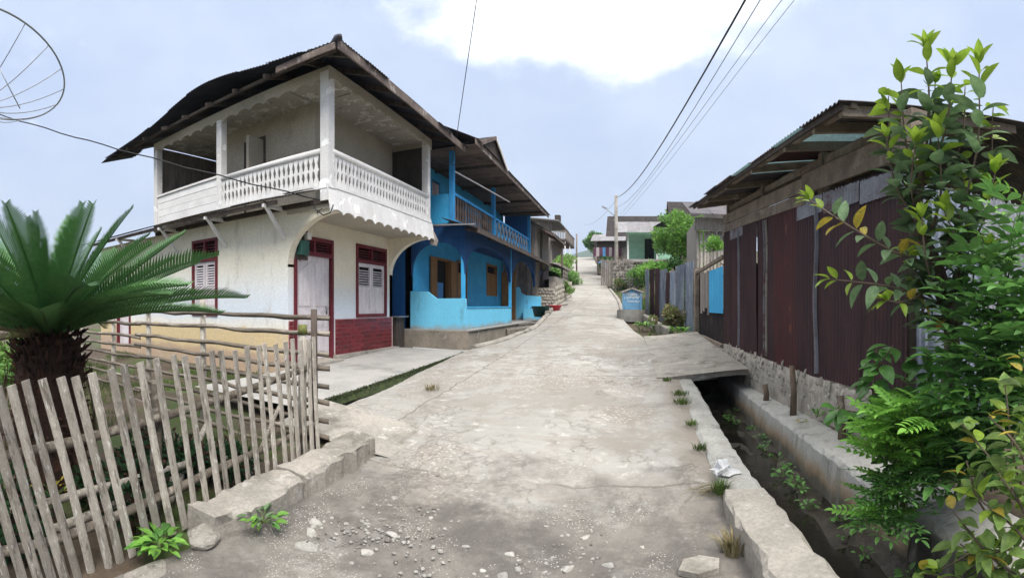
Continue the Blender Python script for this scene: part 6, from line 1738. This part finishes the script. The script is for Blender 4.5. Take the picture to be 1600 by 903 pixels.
# yellow-green shrub in the near corner
NM = [leaf_mesh('leaf', 'leaf_lantana', w, .2, d) for w, d in ((.60, .2), (.52, .35), (.66, .1))]
NY = [leaf_mesh('leaf', 'leaf_young', .55, .2, .2)] * 3 + [leaf_mesh('leaf', 'leaf_yellow', .55, .2, .25)]
nl_ = thing('lantana_shrub', pol(1640, 900, 2.3), 'yellow green small leaved shrub leaning over the near drain end', 'shrub')
for pts in ([pol(1640, 900, 2.3), pol(1560, 850, 2.1), pol(1470, 890, 2.0)], [pol(1640, 880, 2.3), pol(1580, 760, 2.1), pol(1500, 660, 2.05)], [pol(1640, 860, 2.3), pol(1590, 740, 2.05), pol(1570, 600, 2.0)],
            [pol(1640, 860, 2.2), pol(1610, 700, 2.0), pol(1600, 560, 1.95)], [pol(1640, 900, 2.2), pol(1540, 800, 2.0), pol(1510, 720, 1.95)], [pol(1640, 900, 2.2), pol(1590, 860, 1.9), pol(1530, 870, 1.85)],
            [pol(1640, 900, 2.1), pol(1600, 800, 1.9), pol(1560, 740, 1.85)], [pol(1640, 900, 2.2), pol(1580, 900, 1.95), pol(1500, 850, 1.95)], [pol(1660, 900, 2.1), pol(1610, 780, 1.85), pol(1600, 680, 1.8)], [pol(1640, 920, 2.2), pol(1540, 910, 2.0), pol(1440, 895, 2.05)], [pol(1640, 920, 2.1), pol(1560, 880, 1.9), pol(1490, 800, 2.0)], [pol(1640, 900, 2.1), pol(1590, 830, 1.85), pol(1530, 780, 1.9)], [pol(1640, 900, 2.1), pol(1600, 720, 1.9), pol(1545, 650, 1.95)]):
    sp = stem(nl_, pts, .008, .003, 'stem')
    for i, p in enumerate(sp[3:]):
        for s in ((-1, 0, 1) if i % 2 else (-1,)):
            d = Vector((rs.uniform(-1, 1), rs.uniform(-1, 1), rs.uniform(-.2, .6))).normalized(); L_ = rs.uniform(.06, .108)
            link('leaf', rs.choice(NY if (i > len(sp) - 7 and rs.random() < .4) or rs.random() < .03 else NM), nl_, p + d * .015, aim(d, Vector((0, 0, 1)), rs.uniform(-.5, .5)), L_)

# small weeds ----------------------------------------------------
def weed(name, label, c, n, l0, l1, mats, seed, up=.5, w=.5, group=None):
    """rosette weed in one mesh of broad leaves on short stalks"""
    rs_ = random.Random(seed); o = thing(name, c, label, 'weed', group); c = Vector(c)
    ms = [leaf_mesh('leaf', m, w, .2, .3, K=5) for m in mats]
    for i in range(n):
        a = rs_.uniform(0, 6.28); e = rs_.uniform(.1, 1.2) * up; rr = rs_.uniform(.2, 1) * l1 * 1.1
        p = c + Vector((math.cos(a) * rr, math.sin(a) * rr, rs_.uniform(.2, 1) * l1 * up * 1.3))
        d = Vector((math.cos(a) * math.cos(e), math.sin(a) * math.cos(e), math.sin(e)))
        if i % 2 == 0: MB().tube([c, p], [.004, .002], 4).build('stalk', 'stem_green', o)
        link('leaf', rs_.choice(ms), o, p, aim(d, Vector((0, 0, 1)), rs_.uniform(-.4, .4)), rs_.uniform(l0, l1))
    return o
weed('kerb_weed', 'green broad leaved weed growing against the broken kerb', (-2.20, 2.25, .13), 34, .06, .10, ['leaf_fern_light', 'leaf_vine', 'leaf_mature'], 1)
weed('kerb_weed', 'bright green weed spreading below the nearest pickets', (-2.45, 1.62, .06), 46, .07, .115, ['leaf_fern_light', 'leaf_fern_light', 'leaf_vine'], 2)
weed('yard_weed', 'leafy green plant behind the leftmost pickets', (-3.5, .35, .1), 30, .10, .18, ['leaf_fern_light', 'leaf_vine'], 3, .9)
weed('yard_weed', 'low plant with yellow green leaves under the cycad', (-3.05, 1.15, .25), 16, .05, .09, ['leaf_lantana', 'leaf_yellow'], 4, .9)
weed('footing_weed', 'small green plant rooted in the stone footing', fp(4.75, .32, -.14), 18, .045, .075, ['leaf_vine', 'leaf_fern_light'], 5, .9)
weed('footing_weed', 'little yellowish plant at the base of the footing stones', fp(4.9, .24, -.25), 8, .04, .06, ['leaf_yellow', 'leaf_lantana'], 6, .4)
weed('gate_weed', 'green ground plant beside the bridge slab near the gate', (1.2, 12.6, .82), 40, .12, .2, ['leaf_fern_light', 'leaf_lime'], 7, .6)
weed('bin_weed', 'green weed patch at the foot of the waste bin', (.35, 14.6, .92), 40, .12, .2, ['leaf_lime', 'leaf_fern'], 8, .5)
for i in range(19):
    y = 2.2 + i * .29 + rs.uniform(-.12, .12); t = rs.uniform(-.16, .07)
    if y > 7.6: break
    weed('drain_weed', 'small leafy weed growing along the foot of the drain wall', (1.54 + t, y, -.14), rs.randrange(7, 26), .03, rs.uniform(.045, .085), ['leaf_fern', 'leaf_fern', 'leaf_vine'], 40 + i, rs.uniform(.4, .8), .6, 'weeds in the drain')
def tuft(name, label, c, n, h, spread, mat, seed, group=None, cat='grass tuft'):
    rs_ = random.Random(seed); mb = MB()
    for i in range(n):
        a = rs_.uniform(0, 6.28); b = rs_.random() ** .6 * spread; x, y = c[0] + b * math.cos(a), c[1] + b * math.sin(a)
        hh = h * rs_.uniform(.5, 1.1); ln_ = rs_.uniform(.2, .9) * hh; w = .003 + .004 * rs_.random() * h / .1
        ca, sa = math.cos(a + 1.57), math.sin(a + 1.57); dx, dy = math.cos(a), math.sin(a)
        p0 = (x, y, c[2]); p1 = (x + dx * ln_ * .35, y + dy * ln_ * .35, c[2] + hh * .65); p2 = (x + dx * ln_, y + dy * ln_, c[2] + hh * .95)
        mb.add([(p0[0] - ca * w, p0[1] - sa * w, p0[2]), (p0[0] + ca * w, p0[1] + sa * w, p0[2]), (p1[0] + ca * w * .8, p1[1] + sa * w * .8, p1[2]), (p1[0] - ca * w * .8, p1[1] - sa * w * .8, p1[2]), p2], [(0, 1, 2, 3), (3, 2, 4)])
    return tag(mb.build(name, mat), label, cat, group)
tuft('grass_tuft', 'thin grass tuft at the joint of forecourt and road', (-2.75, 6.15, .37), 70, .10, .10, 'dry_grass', 1)
tuft('grass_tuft', 'dry grass tuft at the foot of the near drain block', (.58, 2.75, .10), 90, .14, .07, 'dry_grass', 2)
tuft('grass_tuft', 'green grass tuft beside the white plastic bag', (.62, 3.42, .20), 120, .09, .06, 'grass', 3)
for k, (x, y, l) in enumerate(((.62, 5.05, 'grass tuft along the middle of the drain wall'), (.60, 5.9, 'grass patch by the drain wall below the bridge slab'), (.62, 6.3, 'long grass strip beside the drain wall nearest the slab'), (.61, 4.35, 'small grass tuft at the drain wall above the bag'), (.50, 7.1, 'grass at the lower corner of the bridge slab'), (.6, 2.1, 'small green sprout at the very near road edge'))):
    tuft('grass_tuft', l, (x, y, zroad(y) + .01), 150 if k in (1, 2) else 80, .06, .12 if k in (1, 2) else .07, 'grass', 10 + k)
mb = MB(); rs_ = random.Random(8)      # yard and verge grass: uncountable
def blades(n, fx, h0, h1, w=.006):
    for i in range(n):
        x, y, z = fx(); a = rs_.uniform(0, 6.28); h = rs_.uniform(h0, h1)
        mb.add([(x - w * math.cos(a), y - w * math.sin(a), z), (x + w * math.cos(a), y + w * math.sin(a), z), (x + rs_.uniform(-.5, .5) * h, y + rs_.uniform(-.5, .5) * h, z + h)], [(0, 1, 2)])
def yard():
    while True:
        x, y = rs_.uniform(-12, -2.7), rs_.uniform(-.5, 6.3)
        if y > 3.9 and x > -3.7: continue
        if noise.noise(Vector((x * .8, y * .8, 4))) < (.25 if x > -4.6 else -.05): continue
        return x, y, tz(x, y) - .01
blades(22000, yard, .04, .13)
tag(mb.build('yard_grass', 'grass'), 'short green grass in the yard behind the fences', 'grass', kind='stuff')
mb = MB()
def verge():
    y = rs_.uniform(13, 60); s = rs_.random() < .5
    x = xright(y) + rs_.uniform(.3, 5) if s else xleft(y) - rs_.uniform(.3, 4)
    if not s and (y < 25 or 33 < y < 41): x, y = xright(20) + rs_.uniform(.3, 2), 20 + rs_.uniform(-2, 6)
    return x, y, tz(x, y) - .01
blades(9000, verge, .1, .35, .02)
tag(mb.build('verge_grass', 'grass'), 'rough grass on the banks of the upper road', 'grass', kind='stuff')
# dry brush by the sheet fence
def bush(name, label, c, rx, rz_, n, ls, mats, seed, cat='bush', twig=True, group=None):
    rs_ = random.Random(seed); c = Vector(c); o = thing(name, c, label, cat, group)
    if twig:
        mb = MB()
        for i in range(14):
            a = rs_.uniform(0, 6.28); e = rs_.uniform(.4, 1.4)
            d = Vector((math.cos(a) * math.cos(e) * rx, math.sin(a) * math.cos(e) * rx, math.sin(e) * rz_ * 1.7))
            mb.tube([c, c + d * .5 + Vector((0, 0, .05)), c + d * .92], [.014 * rx, .009 * rx, .004 * rx], 4)
        mb.build('twigs', 'bark', o)
    cl = []
    for i in range(int(14 + 10 * rx)):
        d = Vector((rs_.gauss(0, 1), rs_.gauss(0, 1), rs_.gauss(0, 1))).normalized() * rs_.uniform(.45, 1.0)
        cl.append((c + Vector((d.x * rx, d.y * rx, rz_ + d.z * rz_)), rs_.uniform(.22, .42) * rx))
    for mi, m in enumerate(mats):
        mb = MB()
        for i in range(n // len(mats)):
            q, r_ = rs_.choice(cl)
            d = Vector((rs_.gauss(0, 1), rs_.gauss(0, 1), rs_.gauss(0, .8))); d = d.normalized() * r_ * rs_.uniform(.6, 1.05)
            p = q + d
            if p.z < c.z: continue
            ax = (d.normalized() + Vector((rs_.uniform(-.8, .8), rs_.uniform(-.8, .8), rs_.uniform(-.5, .6)))).normalized()
            sd = ax.orthogonal().normalized(); sd = Matrix.Rotation(rs_.uniform(0, 6.28), 3, ax) @ sd
            L_ = ls * rs_.uniform(.7, 1.3); w = L_ * .26
            mb.add([p, p + ax * L_ * .5 + sd * w, p + ax * L_, p + ax * L_ * .5 - sd * w], [(0, 1, 2, 3)])
        mb.build('foliage', m, o)
    return o
def tree(name, label, base, h, crown_r, crown_h, n, ls, mats, seed, tr=.1, group=None):
    rs_ = random.Random(seed); base = Vector(base); o = thing(name, base, label, 'tree', group)
    top = base + Vector((rs_.uniform(-.2, .2) * crown_r, 0, h - crown_h * .9)); 
    stem(o, [base - Vector((0, 0, .3)), base.lerp(top, .5) + Vector((.06, 0, 0)), top], tr, tr * .55, 'trunk')
    cc = base + Vector((0, 0, h - crown_h)); cl = []
    mb = MB()
    for i in range(12):
        a = i * 2.4; e = rs_.uniform(.1, 1.3)
        tip = cc + Vector((math.cos(a) * math.cos(e) * crown_r * .8, math.sin(a) * math.cos(e) * crown_r * .8, math.sin(e) * crown_h * .8))
        mb.tube(smooth_path([top - Vector((0, 0, .2)), top.lerp(tip, .5) + Vector((0, 0, .1 * crown_h)), tip], 4), [tr * .4 * (1 - .8 * k / 8) for k in range(9)], 5)
    mb.build('limbs', 'bark', o, True)
    for i in range(46):
        d = Vector((rs_.gauss(0, 1), rs_.gauss(0, 1), rs_.gauss(0, 1))).normalized() * rs_.uniform(.5, 1.0) ** .6
        cl.append((cc + Vector((d.x * crown_r, d.y * crown_r, d.z * crown_h)), rs_.uniform(.18, .34) * crown_r))
    cr = thing('crown', base, None, None); cr.parent = o; cr.matrix_parent_inverse = Matrix.Translation(-base)
    for m in mats:
        mb = MB()
        for i in range(n // len(mats)):
            q, r_ = rs_.choice(cl); d = Vector((rs_.gauss(0, 1), rs_.gauss(0, 1), rs_.gauss(0, .7))); d = d.normalized() * r_ * rs_.uniform(.4, 1.1); p = q + d
            ax = (d.normalized() + Vector((rs_.uniform(-.8, .8), rs_.uniform(-.8, .8), rs_.uniform(-.6, .4)))).normalized(); sd = Matrix.Rotation(rs_.uniform(0, 6.28), 3, ax) @ ax.orthogonal().normalized()
            L_ = ls * rs_.uniform(.7, 1.3); w = L_ * .28
            mb.add([p, p + ax * L_ * .5 + sd * w, p + ax * L_, p + ax * L_ * .5 - sd * w], [(0, 1, 2, 3)])
        mb.build('foliage', m, cr)
    return o
tree('feathery_tree', 'rounded feathery light green tree in front of the hip roofed house', (2.35, 24.0, 3.2), 2.95, 1.2, 1.1, 10000, .13, ['leaf_lime', 'leaf_lime', 'leaf_fern_light'], 1, .07)
tree('round_tree', 'round dark green tree at the crest of the road', (-7.4, 90, 10.9), 4.4, 1.75, 1.7, 7000, .30, ['leaf_dark', 'leaf_fern', 'leaf_lime'], 2, .16)
tree('tall_tree', 'bright green tree showing above the dark roofs', (4.0, 46, 6.2), 4.6, 1.4, 1.5, 5000, .25, ['leaf_lime', 'leaf_fern'], 3, .14)
tree('sparse_tree', 'thin sparse tree beside the bright green one above the roofs', (6.0, 48, 6.2), 4.6, 1.4, 1.3, 900, .22, ['leaf_fern', 'leaf_dark'], 4, .10)
bush('hill_bush', 'lime green bush on top of the sheet fence bank', (1.0, 20.5, 2.75), .7, .30, 2600, .11, ['leaf_lime', 'leaf_fern_light'], 1)
bush('hill_bush', 'darker green bush beside the lime one behind the sheet fence', (1.65, 20.6, 2.6), .6, .50, 2200, .12, ['leaf_fern', 'leaf_dark'], 2)
bush('hill_bush', 'green bush under the pole fence near the red plant', (2.3, 16.4, 1.6), .55, .45, 2000, .10, ['leaf_fern', 'leaf_fern_light'], 3)
bush('hill_bush', 'light green bush hanging beside the shed roof end', (2.62, 15.6, 3.35), .36, .22, 1200, .09, ['leaf_lime', 'leaf_fern_light'], 4, twig=True)
bush('roadside_bush', 'dense dark bush on the terrace by the clothes line', (-4.15, 23.4, 2.3), .45, .48, 3000, .10, ['leaf_dark', 'leaf_fern'], 5)
bush('roadside_bush', 'small light bush at the terrace edge nearer the road', (-3.45, 24.5, 2.2), .35, .3, 1000, .09, ['leaf_lime', 'leaf_lantana'], 6)
bush('roadside_bush', 'light green bush before the far stone terrace', (-5.5, 31.5, 3.0), .8, .55, 3600, .15, ['leaf_lime', 'leaf_fern'], 7)
bush('roadside_bush', 'low green hedge along the upper left road edge', (-5.0, 38.5, 3.2), .8, .55, 2400, .15, ['leaf_fern', 'leaf_lime'], 8)
bush('roadside_bush', 'yellow green bush under the far balcony', (-6.2, 42.5, 4.7), .9, .7, 2000, .17, ['leaf_lantana', 'leaf_lime'], 9)
bush('roadside_bush', 'dark green bush right of the upper road', (-2.5, 43.5, 4.3), .7, .95, 2600, .16, ['leaf_dark', 'leaf_fern'], 10)
bush('roadside_bush', 'rounded shrub far up the right side of the road', (-3.6, 60, 6.6), 1.0, .8, 1800, .22, ['leaf_dark', 'leaf_fern'], 11)
bush('bank_bush', 'green creeper bush growing on the dark rubble wall', (.6, 33.1, 3.0), .9, .6, 2200, .15, ['leaf_fern', 'leaf_lime'], 21)
bush('bank_bush', 'small bush at the foot of the utility pole', (-.9, 34.0, 2.7), .5, .4, 1200, .13, ['leaf_fern', 'dry_grass'], 22)
bush('dry_bush', 'brown dried bush against the sheet fence by the bridge slab', (.95, 13.6, .85), .42, .36, 2200, .08, ['dry_grass', 'dry_grass', 'leaf_lantana'], 12)
bush('yard_bush', 'green bush at the far left edge behind the cycad', (-6.2, .9, .0), .8, .55, 3000, .10, ['leaf_fern', 'leaf_lime'], 13)
bush('yard_bush', 'pale leafy bush further back left of the cycad trunk', (-8.5, 2.6, .1), .9, .5, 3000, .12, ['leaf_lime', 'leaf_lantana'], 14)
for k, (x, y, r_, h_, lab) in enumerate(((-3.25, .75, .42, .16, 'low undergrowth added to darken the gaps behind the leftmost pickets'), (-3.15, 1.75, .38, .15, 'low undergrowth added to darken the space between the cycad and the pickets'), (-3.1, 2.6, .36, .13, 'low undergrowth added to darken the gaps behind the far pickets'), (-3.7, 2.3, .4, .14, 'ground plant added to darken the soil between the two fences'))):
    bush('undergrowth', lab, (x, y, tz(x, y) - .02), r_, h_, 1500, .07, ['leaf_dark', 'leaf_dark', 'cycad_stub'], 60 + k, 'plant', False)  # dark plants added to block light behind the pickets
# red cordylines
for k, (c, s, lab) in enumerate((((3.15, 15.5, 2.5), .75, 'dark red spiky plant beside the bamboo shack'), ((1.75, 20.3, 2.75), .65, 'dark red spiky plant below the feathery tree'))):
    o = thing('red_plant', c, lab, 'plant'); cm = leaf_mesh('leaf', 'leaf_red', .17, .2, .35)
    tube('stem', 'bark', o, [Vector(c) - Vector((0, 0, .8)), Vector(c) + Vector((0, 0, .1))], .03, 6)
    for i in range(26):
        a = i * 2.4; e = rs.uniform(.05, 1.35); d = Vector((math.cos(a) * math.cos(e), math.sin(a) * math.cos(e), math.sin(e)))
        link('leaf', cm, o, c, aim(d), s * rs.uniform(.7, 1.05))

# ------------------------------------------------------------------ far hills
mb = MB(); rows = []
for i in range(41):
    y = 700 + 35 * i; row = []
    for j in range(81):
        x = -1800 + 45 * j
        u = abs(y - 1300) / 650; h = max(0, 1 - u * u) * (95 + 45 * math.sin(x * .0042 + 1.2) + 22 * math.sin(x * .011 + 2)) * (1 + .1 * noise.noise(Vector((x * .01, y * .01, 0))))
        row.append((x, y, -60 + h + 60 * (h > 5)))
    rows.append(row)
tag(MB().grid(rows).build('hills', 'forest', None, True), kind='structure')

# ------------------------------------------------------------------ humid air
hz_ = MB().box(-3200, 3200, -3200, 3200, -320, 420).build('haze', None)
tag(hz_, kind='stuff')
hm = bpy.data.materials.new('haze_air'); hm.use_nodes = True
ht_ = hm.node_tree; ht_.nodes.remove(ht_.nodes['Principled BSDF'])
pv = ht_.nodes.new('ShaderNodeVolumePrincipled')
pv.inputs['Color'].default_value = (.72, .82, .95, 1); pv.inputs['Density'].default_value = .00045; pv.inputs['Anisotropy'].default_value = .1
ht_.links.new(pv.outputs[0], ht_.nodes['Material Output'].inputs['Volume'])
hz_.data.materials.append(hm)
